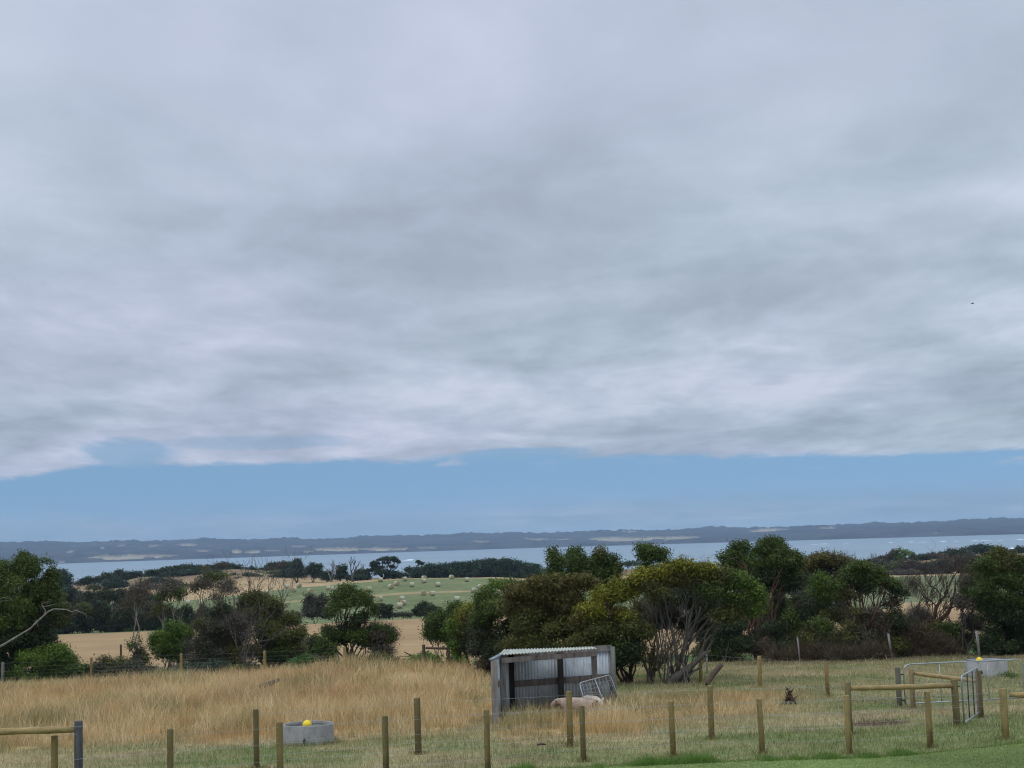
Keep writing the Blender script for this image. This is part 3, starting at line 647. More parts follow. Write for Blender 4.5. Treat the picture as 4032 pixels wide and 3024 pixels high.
def deadfall():
    d = 74; b = at_d(1630, d); root = empty('fallen_branch', b, 'fallen dead branch sprawled on the green verge left of the dark braced post', 'branch')
    mt = MB()
    for pts, r in [([(1660, 2580), (1635, 2575), (1610, 2562), (1590, 2552)], .05), ([(1640, 2578), (1610, 2582), (1580, 2583)], .035), ([(1620, 2568), (1595, 2572), (1572, 2570)], .025), ([(1660, 2580), (1672, 2560), (1690, 2548)], .09), ([(1650, 2580), (1620, 2590), (1600, 2598)], .03)]:
        mt.tube([P(u, v+14, d) for u, v in pts], np.linspace(r, r*.4, len(pts)), 6, BARKC['dark'], wob=.3)
    mt.build('limb', M_BARK, root)
deadfall()
tree('weed_patch', 'lush bright green weeds growing around the dark braced post', 'weeds', (1740, 2615), [
    (1700, 2592, 50, 18), (1760, 2590, 40, 24), (1800, 2600, 40, 18), (1640, 2598, 50, 12), (1560, 2602, 50, 8, 'dark')], 68.8, 'weed', 'dark', cover=3.5, stems=2, tr=.02, subs=0, leaf=.09)
tree('weed_patch', 'green weeds under the scrub at the foot of the small bushy tree', 'weeds', (1230, 2625), [
    (1215, 2600, 40, 14), (1180, 2605, 40, 10), (1300, 2612, 40, 8), (1420, 2596, 60, 12, 'olive'), (1500, 2590, 50, 14, 'olive')], 69.5, 'weed2', 'dark', cover=3.0, stems=1, tr=.02, subs=0, leaf=.09)

# ------------------------------------------------------------------ main belt behind and right of the shed
tree('rounded_shrub', 'dark green rounded shrub at the left end of the main tree belt', 'shrub', (1760, 2600), [
    (1790, 2405, 45, 34), (1740, 2440, 52, 46), (1790, 2470, 55, 55), (1725, 2490, 40, 42), (1760, 2530, 45, 32), (1700, 2500, 22, 28), (1690, 2470, 18, 26), (1760, 2390, 18, 18)], 69, 'dark', 'dark', cover=4.2, stems=3)
tree('yellow_shrub', 'yellow green shrub between the dark rounded shrub and the big mass behind the shed', 'shrub', (1830, 2625), [
    (1835, 2410, 34, 24, 'yellow'), (1810, 2440, 30, 24, 'yellow'), (1860, 2395, 28, 18, 'yellow'), (1790, 2485, 24, 42, 'bright'), (1840, 2480, 42, 50, 'olive'), (1800, 2540, 24, 40, 'bright'), (1860, 2540, 48, 48, 'deep'), (1850, 2440, 30, 24, 'brown')],
    66, 'olive', 'dark', cover=4.2, stems=3)
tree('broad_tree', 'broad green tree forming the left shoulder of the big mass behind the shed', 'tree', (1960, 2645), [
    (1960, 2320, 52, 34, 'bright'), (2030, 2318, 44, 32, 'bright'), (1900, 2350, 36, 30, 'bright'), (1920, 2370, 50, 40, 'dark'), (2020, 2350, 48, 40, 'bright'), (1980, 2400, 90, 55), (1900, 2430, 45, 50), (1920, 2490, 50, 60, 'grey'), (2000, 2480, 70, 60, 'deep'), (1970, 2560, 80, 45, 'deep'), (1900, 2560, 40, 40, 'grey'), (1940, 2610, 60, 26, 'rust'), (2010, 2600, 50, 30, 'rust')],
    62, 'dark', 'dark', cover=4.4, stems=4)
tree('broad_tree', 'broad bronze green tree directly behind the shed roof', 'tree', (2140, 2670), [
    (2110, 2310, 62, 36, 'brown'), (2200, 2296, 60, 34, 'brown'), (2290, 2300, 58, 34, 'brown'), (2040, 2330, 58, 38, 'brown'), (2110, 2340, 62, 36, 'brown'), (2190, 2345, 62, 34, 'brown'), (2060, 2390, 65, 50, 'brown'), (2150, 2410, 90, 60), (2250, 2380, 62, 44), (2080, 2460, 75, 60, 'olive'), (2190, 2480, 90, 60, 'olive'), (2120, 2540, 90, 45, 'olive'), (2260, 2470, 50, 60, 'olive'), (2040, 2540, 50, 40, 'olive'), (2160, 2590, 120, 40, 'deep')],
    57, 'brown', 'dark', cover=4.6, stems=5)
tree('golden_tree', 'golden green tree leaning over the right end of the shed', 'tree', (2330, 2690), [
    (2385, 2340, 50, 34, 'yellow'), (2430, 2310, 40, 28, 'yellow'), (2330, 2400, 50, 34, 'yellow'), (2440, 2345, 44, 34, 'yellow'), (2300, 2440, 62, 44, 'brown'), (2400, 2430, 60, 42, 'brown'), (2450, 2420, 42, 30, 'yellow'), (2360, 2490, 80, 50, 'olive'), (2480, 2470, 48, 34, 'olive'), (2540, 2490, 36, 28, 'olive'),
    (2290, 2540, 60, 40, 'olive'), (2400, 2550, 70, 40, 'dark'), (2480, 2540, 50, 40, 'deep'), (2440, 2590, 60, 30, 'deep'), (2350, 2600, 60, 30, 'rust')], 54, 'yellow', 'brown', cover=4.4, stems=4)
tree('rounded_tree', 'small rounded treetop, leftmost of the three rising against the bay above the shed', 'tree', 2200, [
    (2185, 2195, 28, 34), (2200, 2310, 46, 30), (2190, 2240, 34, 40), (2180, 2290, 40, 50)], 74, 'dark', 'dark', cover=4.0, stems=2)
tree('rounded_tree', 'middle treetop of the three rising against the bay above the shed', 'tree', 2275, [
    (2262, 2185, 32, 30), (2280, 2220, 46, 38), (2265, 2270, 50, 44)], 75, 'dark', 'dark', cover=4.0, stems=2)
tree('rounded_tree', 'loose treetop with a pale spindly leader, rightmost of the three above the shed', 'tree', 2360, [
    (2368, 2180, 22, 30, 'olive'), (2345, 2215, 30, 34), (2395, 2205, 34, 36), (2370, 2250, 55, 36), (2380, 2295, 60, 30, 'deep'), (2415, 2250, 30, 40)], 76, 'dark', 'pale', cover=3.4, stems=2, gaps=.25)
tree('rounded_tree', 'small airy round treetop standing alone against the bay right of the shed', 'tree', 2570, [
    (2540, 2170, 40, 26), (2600, 2172, 38, 26), (2570, 2190, 62, 30), (2530, 2205, 32, 24), (2610, 2205, 30, 20), (2560, 2240, 40, 20)], 76, 'dark', 'dark', cover=3.2, stems=2, gaps=.28)
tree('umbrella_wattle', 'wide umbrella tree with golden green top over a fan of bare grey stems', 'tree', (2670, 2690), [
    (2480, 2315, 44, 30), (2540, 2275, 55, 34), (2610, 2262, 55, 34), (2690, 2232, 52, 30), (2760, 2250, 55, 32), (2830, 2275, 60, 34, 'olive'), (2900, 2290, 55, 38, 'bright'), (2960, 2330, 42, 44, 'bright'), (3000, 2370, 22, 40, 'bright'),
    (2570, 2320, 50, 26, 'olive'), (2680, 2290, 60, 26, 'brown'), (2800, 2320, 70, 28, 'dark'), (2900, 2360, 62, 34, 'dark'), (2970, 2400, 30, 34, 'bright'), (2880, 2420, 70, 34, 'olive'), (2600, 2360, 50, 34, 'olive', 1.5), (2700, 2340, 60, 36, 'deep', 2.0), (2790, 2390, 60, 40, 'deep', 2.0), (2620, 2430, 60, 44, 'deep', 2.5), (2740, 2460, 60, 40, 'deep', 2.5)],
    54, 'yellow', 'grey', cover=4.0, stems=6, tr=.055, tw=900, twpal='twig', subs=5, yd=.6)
tree('twiggy_undergrowth', 'tangle of thin dry twigs filling the space under the umbrella tree', 'scrub', (2700, 2700), [
    (2620, 2400, 80, 70, 'rust'), (2760, 2400, 80, 70, 'rust'), (2680, 2480, 70, 55, 'rust'), (2640, 2560, 45, 45, 'rust')], 56.5, 'rust', 'grey', cover=.18, stems=8, tr=.035, tw=2600, twpal='twig', subs=4)
def leaning_tree():
    b = on_ground(2660, 2693); d = b.y; root = empty('leaning_tree', b, 'old grey leaning trunk with broken limbs at the foot of the umbrella tree', 'tree'); mt = MB(); c = BARKC['grey']
    def ln(pts, r, dd=0): mt.tube([P(u, v, d+dd*i/len(pts)) for i, (u, v) in enumerate(pts)], np.array(r)*.72, 8, c, wob=.25)
    ln([(2632, 2700), (2660, 2665), (2710, 2635), (2745, 2600), (2775, 2572), (2800, 2560)], [.28, .24, .18, .13, .10, .05])
    ln([(2745, 2605), (2765, 2560), (2775, 2530), (2800, 2500), (2812, 2515)], [.11, .09, .07, .04, .02], .6)
    ln([(2775, 2575), (2790, 2548), (2812, 2516)], [.07, .05, .03]); ln([(2700, 2655), (2735, 2640), (2765, 2625)], [.09, .07, .06])
    ln([(2660, 2670), (2675, 2610), (2690, 2560), (2720, 2490), (2745, 2440), (2760, 2390)], [.13, .11, .09, .07, .05, .03], .5)
    ln([(2670, 2640), (2665, 2580), (2650, 2500), (2630, 2430), (2620, 2370), (2600, 2310)], [.11, .09, .07, .05, .04, .03], .5)
    ln([(2680, 2610), (2700, 2540), (2712, 2460), (2730, 2380), (2740, 2300)], [.08, .07, .05, .04, .025], -.4)
    ln([(2690, 2570), (2740, 2500), (2790, 2440), (2830, 2380), (2860, 2310)], [.07, .06, .05, .04, .02], .6)
    ln([(2655, 2660), (2640, 2600), (2620, 2560), (2610, 2500)], [.07, .05, .03, .02], -.3)
    mt.build('trunk', M_BARK, root)
leaning_tree()
bare_tree('bushy_stems', 'cluster of reddish brown stems under the golden green tree right of the shed', 'tree', (2468, 2690), None, 3.4, 'red', stems=9, depth=4, r=.05, ang=.35,
          twig_lobes=[(2450, 2600, 60, 50), (2500, 2580, 50, 50)], twn=1500, twpal='rust')
bare_tree('bushy_stems', 'short twisted brown stump with twigs beside the post right of the shed', 'tree', (2566, 2695), None, 2.2, 'brown', stems=3, depth=3, r=.07, ang=.5,
          twig_lobes=[(2580, 2610, 40, 40)], twn=400, twpal='rust')
tree('tall_tree', 'tallest dark tree of the belt, rising above the far shore behind the umbrella tree', 'tree', (2985, 2600), [
    (2920, 2165, 38, 32), (2880, 2200, 46, 36), (3050, 2150, 52, 32), (3005, 2165, 40, 34), (2950, 2230, 75, 44), (3060, 2205, 60, 44), (3120, 2205, 40, 34), (3130, 2250, 46, 36), (3020, 2270, 80, 44, 'deep'), (3090, 2290, 62, 36, 'deep'), (2960, 2300, 60, 36, 'deep')],
    73, 'dark', 'red', cover=4.2, stems=3, tr=.14, subs=4)
tree('domed_tree', 'domed bronze green tree right of the tallest tree, against the bay', 'tree', (3200, 2560), [
    (3270, 2205, 70, 32, 'brown'), (3200, 2220, 48, 34, 'brown'), (3330, 2225, 46, 36, 'brown'), (3240, 2260, 90, 44, 'grey'), (3330, 2270, 55, 44, 'grey'), (3170, 2290, 50, 44, 'grey'), (3280, 2310, 70, 34, 'grey')],
    82, 'brown', 'grey', cover=3.8, stems=3, tr=.1, tw=1600, twpal='twig')
tree('bright_tree', 'small bright green tree with thin dark stems in front of the domed bronze tree', 'tree', (3245, 2590), [
    (3235, 2290, 36, 26), (3205, 2320, 32, 26), (3262, 2325, 32, 30), (3225, 2355, 50, 32, 'dark'), (3270, 2425, 55, 28, 'olive'), (3180, 2380, 40, 40, 'grey'), (3150, 2430, 40, 40, 'deep')], 71, 'bright', 'dark', cover=3.6, stems=4, tr=.06)
tree('spreading_tree', 'spreading dark green tree with red brown forked trunk before the pale green field', 'tree', (3395, 2585), [
    (3400, 2235, 42, 26), (3350, 2265, 42, 30), (3450, 2262, 48, 30), (3400, 2285, 75, 34), (3310, 2310, 36, 28), (3490, 2300, 46, 30), (3530, 2330, 36, 26, 'deep'), (3440, 2325, 62, 24, 'deep'), (3330, 2345, 40, 20, 'olive'), (3515, 2370, 32, 24, 'rust')],
    70, 'dark', 'red', cover=4.2, stems=3, tr=.12, subs=4)
tree('mixed_scrub', 'dark scrub around the foot of the spreading tree', 'scrub', (3420, 2600), [
    (3360, 2440, 50, 40, 'olive'), (3430, 2430, 50, 50, 'twig'), (3530, 2450, 40, 50, 'deep'), (3480, 2470, 50, 50, 'rust'), (3400, 2520, 80, 50, 'grey'), (3330, 2520, 60, 50, 'olive'), (3520, 2530, 50, 45, 'olive')],
    69.5, 'olive', 'dark', cover=2.8, stems=5, tr=.04, tw=2400, twpal='rust')
tree('undergrowth_shrub', 'black green undergrowth shrub right of the leaning trunk', 'shrub', (2860, 2610), [
    (2800, 2500, 55, 55, 'deep'), (2880, 2480, 60, 45, 'deep'), (2860, 2560, 80, 45, 'deep'), (2790, 2580, 60, 36, 'dark'), (2930, 2550, 60, 50, 'deep')], 71, 'deep', 'dark', cover=3.8, stems=4, tr=.05, tw=700, twpal='rust')
tree('undergrowth_shrub', 'dark undergrowth shrub below the tallest tree', 'shrub', (3060, 2605), [
    (3020, 2480, 60, 34, 'deep'), (3100, 2500, 62, 45, 'deep'), (3000, 2550, 70, 45, 'rust'), (3090, 2560, 80, 40, 'deep'), (3140, 2440, 50, 45, 'dark')], 71, 'deep', 'dark', cover=3.2, stems=4, tr=.05, tw=1500, twpal='rust')
tree('undergrowth_shrub', 'dark undergrowth shrub below the small bright green tree', 'shrub', (3220, 2600), [
    (3200, 2510, 60, 45, 'olive'), (3260, 2540, 60, 45, 'deep'), (3180, 2560, 60, 36, 'rust'), (3300, 2560, 50, 36, 'deep'), (3230, 2470, 50, 34, 'dark')], 70, 'deep', 'dark', cover=3.2, stems=4, tr=.05, tw=1200, twpal='rust')
for lab, ls, b, n in [
    ('heap of brown dead brush piled against the belt, left of the bent grey fence post', [(3150, 2588, 70, 16), (3240, 2580, 60, 24), (3060, 2592, 50, 10)], (3150, 2606), 2600),
    ('long heap of brown dead brush between the two grey posts under the spreading tree', [(3350, 2588, 60, 18), (3440, 2582, 60, 24), (3300, 2592, 50, 12)], (3380, 2603), 2600),
    ('tall rusty brown mound of dead brush under the bare trees', [(3590, 2510, 70, 40), (3540, 2545, 60, 40), (3650, 2545, 80, 36), (3600, 2570, 100, 22), (3720, 2565, 50, 24)], (3600, 2590), 6500)]:
    bp = on_ground(*b); root = empty('brush_pile', bp, lab, 'brush pile', 'piles of dead brush'); mb = MB(); s = bp.y/F
    L = [(P(u, v, bp.y+.6).x, bp.y+.6, P(u, v, bp.y+.6).z, ru*s, ru*s*.5, rv*s) for u, v, ru, rv in ls]
    twigs(mb, L, n, .7, .010, 'rust', (bp.x, bp.y, bp.z-2), 1.4); twigs(mb, L, n//2, .5, .008, 'twig', (bp.x, bp.y, bp.z-2), 1.4)
    leaves(mb, L, .35, .07, 'rust', .25); mb.build('twigs', M_TWIG, root, smooth=False)
bare_tree('bare_tree', 'slim bare tree, leftmost of the leafless ones before the pale green field', 'tree', (3545, 2590), 74, 4.7, 'brown', stems=3, depth=4, r=.05, twig_lobes=[(3580, 2300, 46, 26), (3600, 2330, 36, 30)], twn=900)
bare_tree('bare_tree', 'bare tree with upright forked stems in the middle of the leafless group', 'tree', (3640, 2580), 76, 5.2, 'brown', stems=4, depth=4, r=.05, ang=.34)
bare_tree('bare_tree', 'tall bare tree at the right of the leafless group, beside the big dark right-hand tree', 'tree', (3755, 2580), 75, 5.4, 'brown', stems=3, depth=4, r=.05, ang=.34)
def red_leaner():
    d = 72; b = at_d(3650, d); root = empty('crooked_tree', b, 'crooked red brown trunk sweeping up to the right across the pale green field', 'tree'); mt = MB(); c = BARKC['red']
    mt.tube([b-Vector((0, 0, .1))]+[P(u, v, d) for u, v in [(3648, 2490), (3665, 2460), (3705, 2440), (3730, 2415), (3745, 2385), (3760, 2330), (3762, 2280)]], [.16, .15, .13, .12, .10, .07, .05, .02], 8, c, wob=.25)
    mt.tube([P(u, v, d) for u, v in [(3665, 2460), (3680, 2425), (3685, 2395), (3700, 2370), (3722, 2345), (3728, 2310), (3722, 2270)]], [.12, .10, .09, .07, .05, .03, .02], 8, c, wob=.25)
    for a, e in [((3745, 2385), (3.0, -1, 4)), ((3730, 2415), (4, 1, 2)), ((3700, 2370), (-2, 1, 5)), ((3722, 2345), (2, -1, 5)), ((3685, 2395), (-3, 0, 3)), ((3760, 2330), (2, 0, 4))]:
        fork(mt, P(*a, d), e, .8, .04, 3, c, .4, .2)
    mt.build('trunk', M_BARK, root)
red_leaner()
tree('twiggy_bush', 'round mauve grey leafless bush under the bare trees', 'shrub', (3620, 2560), [
    (3610, 2430, 36, 36, 'twig'), (3640, 2445, 30, 34, 'twig'), (3600, 2465, 30, 26, 'rust')], 73, 'twig', 'grey', cover=.7, stems=4, tr=.03, tw=2200, twpal='twig')
tree('undergrowth_shrub', 'dark shrub beneath the crooked red brown trunk', 'shrub', (3720, 2585), [
    (3700, 2480, 50, 30, 'olive'), (3760, 2480, 46, 36, 'dark'), (3790, 2530, 50, 42, 'deep'), (3720, 2530, 60, 30, 'deep'), (3570, 2480, 40, 45, 'deep'), (3830, 2450, 34, 45, 'twig')], 71, 'deep', 'dark', cover=3.2, stems=4, tr=.05, tw=1000, twpal='rust')
tree('corner_tree', 'big dark green tree filling the right edge of the photo', 'tree', (3950, 2580), [
    (3925, 2190, 46, 28, 'olive'), (3890, 2225, 42, 34), (3975, 2225, 52, 40, 'olive'), (4040, 2240, 50, 44), (3930, 2270, 70, 40), (4020, 2300, 62, 44), (3880, 2330, 46, 44), (3960, 2350, 70, 46), (4050, 2370, 60, 50), (3900, 2410, 44, 44, 'deep'), (3990, 2430, 70, 50, 'deep'),
    (3930, 2480, 62, 50, 'deep'), (4040, 2480, 60, 60, 'deep'), (3890, 2540, 50, 40, 'deep'), (3990, 2550, 80, 36, 'deep'), (4090, 2300, 50, 60)], 69, 'dark', 'dark', cover=4.0, stems=4, tr=.12)
tree('half_dead_tree', 'half dead grey limbed tree leaning against the big right-hand tree', 'tree', (3800, 2570), [
    (3840, 2260, 30, 30, 'olive'), (3820, 2320, 34, 34, 'dark'), (3790, 2370, 34, 30, 'twig'), (3850, 2380, 30, 30, 'deep'), (3800, 2300, 30, 30, 'twig')], 70.5, 'olive', 'grey', cover=1.7, stems=3, tr=.09, tw=1200)

# ------------------------------------------------------------------ trees on the far side of the dry field
def far_tree(name, lab, u, d, lobes, pal='deep', group='dark trees along the far side of the dry field', cat='tree', **k):
    return tree(name, lab, cat, u, lobes, d, pal, k.pop('bark', 'dark'), cover=k.pop('cover', 3.4), stems=k.pop('stems', 2), subs=1, group=group, **k)
places = ['just right of the big left-edge tree', 'above the pale dead branch tip', 'above the bare patch of tan grass', 'left of the spindly sapling', 'behind the slim pale trunk', 'behind the forked grey tree', 'right of the forked grey tree', 'left of the bare umbrella stems', 'behind the bare umbrella stems', 'behind the flat-topped twiggy tree', 'left of the olive scrub tree']
cx = [205, 262, 325, 395, 462, 525, 590, 655, 725, 800, 875]
for k, u in enumerate(cx):
    t = 2395+rs.rand()*14+(10 if k > 6 else 0); p = ['deep', 'grey', 'olive', 'deep', 'grey'][k % 5]
    far_tree('thicket_tree', 'dark thicket tree in the front row ' + places[k], u, 243+rs.rand()*4, [(u-20, t+24, 32, 32, p), (u+18, t+14, 32, 32, p), (u, t+46, 42, 32, 'deep'), (u+4, t-8, 26, 22, p), (u+14, t+62, 34, 24, 'deep'), (u-8, t+78, 46, 16, 'deep')], tw=260, twpal='twig')
places2 = ['right of the big left-edge tree', 'above the pale dead branch', 'below the tan hollow of the dunes', 'over the middle of the thicket', 'behind the slim twiggy tree', 'left of the forked grey tree', 'behind the forked grey tree']
for k, u in enumerate([225, 285, 345, 410, 470, 535, 590]):
    t = 2335+rs.rand()*16+(14 if k > 5 else 0); p = ['olive', 'teal', 'grey', 'deep', 'grey', 'twig', 'deep'][k]
    far_tree('thicket_tree', 'taller grey green thicket tree in the rear row ' + places2[k], u, 262+rs.rand()*6, [(u-20, t+16, 32, 28, p), (u+20, t+12, 32, 28, p), (u, t+44, 42, 32, 'grey'), (u, t-4, 26, 18, p)], tw=250, twpal='twig')
far_tree('domed_bush', 'large dark domed bush left of the slender green tree, before the bales', 1240, 240, [(1225, 2365, 32, 28), (1265, 2370, 30, 32), (1240, 2400, 48, 38), (1212, 2405, 24, 34), (1280, 2410, 22, 30)], 'grey', cat='shrub')
far_tree('domed_bush', 'low grey green bush at the left foot of the large dark domed bush', 1160, 241, [(1160, 2425, 28, 20), (1130, 2430, 22, 16)], 'grey', cat='shrub')
far_tree('domed_bush', 'dark bush just right of the slender green tree, before the bales', 1510, 240, [(1490, 2395, 26, 22), (1525, 2398, 28, 24), (1505, 2420, 44, 18)], 'deep', cat='shrub')
far_tree('domed_bush', 'low flat dark bush in the gap between two domed bushes', 1585, 240, [(1580, 2420, 26, 11), (1605, 2423, 18, 9)], 'grey', cat='shrub')
far_tree('domed_bush', 'dark domed bush left of the main tree belt, before the green field', 1672, 239, [(1650, 2395, 26, 20), (1690, 2392, 30, 22), (1665, 2378, 20, 12), (1670, 2415, 52, 16), (1720, 2408, 18, 18)], 'deep', cat='shrub')

# ------------------------------------------------------------------ dune shrubs, cypresses, windbreak
def dune_shrub(u, v, ru, rv, d, pal, lab, name='dune_shrub', group='shrubs on the dunes'):
    ru *= 1.5; rv *= 1.3
    return tree(name, lab, 'shrub', u, [(u-ru*.4, v+rv*.15, ru*.62, rv*.8, pal), (u+ru*.4, v+rv*.1, ru*.62, rv*.8, pal), (u, v-rv*.15, ru*.6, rv*.8, pal)], d, pal, 'dark', cover=3.4, stems=1, tr=.2, subs=0, group=group)
DS = [
 (250, 2300, 26, 48, 505, 'teal', 'tall dark shrub rising beside the big left-edge tree, against the bay'),
 (235, 2262, 20, 16, 510, 'deep', 'dark shrub top just right of the big left-edge tree'),
 (310, 2292, 26, 9, 540, 'rust', 'low brown shrub at the water gap left of the dunes'),
 (352, 2286, 28, 12, 538, 'deep', 'dark shrub at the water gap in the left dunes'),
 (425, 2272, 22, 18, 535, 'deep', 'dark dune shrub at the left start of the dune rise'),
 (455, 2300, 36, 20, 515, 'teal', 'large blue green shrub on the tan slope at the left start of the dunes'),
 (475, 2262, 22, 14, 545, 'deep', 'small dark shrub on the first dune crest from the left'),
 (525, 2266, 30, 14, 545, 'teal', 'flat blue green shrub along the first dune crest'),
 (570, 2258, 20, 8, 548, 'deep', 'tiny dark shrub on the low saddle of the first dune crest'),
 (632, 2255, 12, 16, 542, 'deep', 'small dark peaked shrub left of the main dune crest'),
 (680, 2248, 34, 16, 540, 'deep', 'dark shrub clump on the left of the main dune crest'),
 (735, 2240, 26, 14, 542, 'deep', 'round dark shrub on the main dune crest left of the umbrella stems'),
 (672, 2266, 30, 12, 530, 'teal', 'blue green shrub just under the left of the main dune crest'),
 (750, 2258, 40, 14, 532, 'teal', 'wide blue green shrub under the main dune crest above the umbrella stems'),
 (800, 2242, 26, 12, 540, 'olive', 'olive shrub on the main dune crest above the umbrella stems'),
 (885, 2232, 38, 14, 541, 'rust', 'brownish dark shrub at the highest point of the main dune crest'),
 (930, 2245, 30, 16, 538, 'deep', 'dark shrub just right of the highest point of the main dune crest'),
 (850, 2262, 30, 18, 528, 'teal', 'blue green shrub on the dune face behind the green tuft of the umbrella tree'),
 (900, 2275, 40, 16, 520, 'teal', 'blue green shrub low on the dune face right of the umbrella tree'),
 (940, 2290, 36, 14, 515, 'teal', 'blue green shrub at the foot of the main dune'),
 (985, 2278, 34, 20, 518, 'deep', 'dark shrub at the right foot of the main dune above the olive scrub tree'),
 (985, 2246, 18, 11, 538, 'deep', 'small round shrub on the right slope of the main dune'),
 (1010, 2262, 26, 12, 530, 'teal', 'blue green shrub on the right slope of the main dune'),
 (1055, 2248, 36, 12, 540, 'grey', 'grey green shrub at the left foot of the second dune'),
 (1085, 2232, 30, 14, 543, 'deep', 'dark shrub on the left slope of the second dune crest'),
 (1130, 2226, 28, 14, 543, 'deep', 'dark shrub on the second dune crest'),
 (1120, 2268, 40, 20, 520, 'teal', 'blue green shrub low on the second dune face'),
 (1080, 2262, 30, 10, 528, 'olive', 'olive shrub on the tan face of the second dune'),
 (620, 2290, 36, 14, 515, 'teal', 'blue green shrub on the tan slope left of the forked grey tree'),
 (690, 2305, 36, 20, 505, 'teal', 'blue green shrub behind the top of the forked grey tree'),
 (610, 2320, 26, 16, 500, 'grey', 'grey shrub behind the slim twiggy tree'),
 (560, 2310, 30, 12, 505, 'grey', 'grey shrub on the tan slope above the thicket'),
 (370, 2312, 20, 8, 505, 'olive', 'low olive shrub on the tan flat at far left'),
]
for r in DS: dune_shrub(*r)
WT = [
 (1172, 2245, 28, 44, 495, 'teal', 'tall blue grey pine with a hooked top in the windbreak left of the bale field', [(1172, 2215, 12, 18), (1180, 2207, 10, 7)]),
 (1235, 2255, 42, 30, 492, 'deep', 'broad dome-topped dark pine beside the hooked pine', [(1240, 2230, 30, 14)]),
 (1290, 2268, 30, 20, 490, 'deep', 'low dark pine below the bare white-limbed tree', []),
 (1345, 2255, 26, 32, 490, 'deep', 'dark pine left of the tall dead snag', [(1350, 2232, 16, 12)]),
 (1425, 2262, 36, 26, 492, 'deep', 'dark pine right of the tall dead snag', []),
 (1400, 2275, 60, 12, 488, 'deep', 'low dark hedge pine at the foot of the tall dead snag', []),
 (1560, 2265, 45, 16, 490, 'teal', 'low blue green pine under the big layered cypress', []),
 (1612, 2243, 18, 10, 492, 'deep', 'small low pine left of the lone lollipop pine', []),
]
for u, v, ru, rv, d, pal, lab, extra in WT:
    tree('pine_tree', lab, 'tree', u, [(u-ru*.35, v+rv*.1, ru*.65, rv*.85), (u+ru*.35, v+rv*.15, ru*.65, rv*.8), (u, v-rv*.2, ru*.6, rv*.75)]+extra, d, pal, 'dark', cover=3.8, stems=1, tr=.25, subs=0, group='pines of the windbreak behind the bale field')
tree('cypress_tree', 'big layered umbrella cypress standing against the bay behind the bale field', 'tree', 1520, [
    (1530, 2197, 34, 6), (1500, 2204, 26, 6), (1560, 2206, 20, 6), (1478, 2217, 26, 8), (1470, 2228, 20, 6), (1545, 2200, 30, 7), (1570, 2213, 10, 5), (1490, 2236, 30, 9), (1545, 2232, 16, 7, 'rust'), (1470, 2245, 24, 8), (1520, 2215, 20, 5), (1500, 2255, 40, 14)],
    489, 'deep', 'dark', cover=4.2, stems=2, tr=.45, subs=2, gaps=.0, clump=.42, leaf=.5)
tree('lollipop_pine', 'small lone pine on a thin trunk poking above the long dark windbreak', 'tree', 1652, [(1648, 2212, 14, 6), (1656, 2217, 12, 5), (1664, 2221, 6, 4)], 488, 'deep', 'grey', cover=4.5, stems=1, tr=.45, subs=1, gaps=.0, clump=.4, leaf=.5)
def far_bare(u, d, h, pal, lab, st, lean, r, depth=4):
    bare_tree('dead_tree', lab, 'tree', u, d, h, pal, lean=lean, stems=st, depth=depth, r=r, ang=.42)
far_bare(1394, 478, 9.5, 'grey', 'tall dead grey snag with crooked limbs at the edge of the bale field', 2, (.1, .2), .30)
far_bare(1310, 484, 7.4, 'pale', 'pale bare tree with a tangled dead crown left of the tall snag', 3, (-.05, 0), .20)
def windbreak():
    d = 487; s = d/F; us = np.arange(1640, 2180, 9.0); prof_u = [1600, 1660, 1700, 1760, 1830, 1900, 1950, 2000, 2040, 2080, 2120, 2180]; prof_v = [2246, 2238, 2226, 2224, 2219, 2210, 2207, 2209, 2214, 2222, 2230, 2236]
    root = empty('pine_windbreak', at_d(1900, d), 'long dense dark green clipped windbreak behind the right half of the bale field', 'windbreak'); mb = MB(); mt = MB()
    L = []
    for u in us:
        top = np.interp(u, prof_u, prof_v)+rs.normal()*1.5; g = at_d(u, d)
        base_v = 2290+(u-1900)*.01
        zt = P(u, top, d).z; h = (zt-g.z)
        for f in (.2, .5, .8): L.append((g.x+rs.normal()*.3, d+rs.normal()*1.2, g.z+h*f, 1.25, 2.2, h*.26))
        if rs.rand() < .5: L.append((g.x, d+rs.normal(), g.z+h*.98, .35, .5, .7))
        if int(u) % 4 == 0: MB().tube([(g.x, d, g.z-.2), (g.x, d, g.z+h*.7)], .2, 5, BARKC['dark']).build('trunk', M_BARK, root)
    leaves(mb, L, 3.2, .55, [(.020, .038, .020), (.030, .055, .026), (.045, .080, .034)], 1.0, .5, sub=False)
    mb.build('crown', M_LEAF, root, smooth=False)
windbreak()
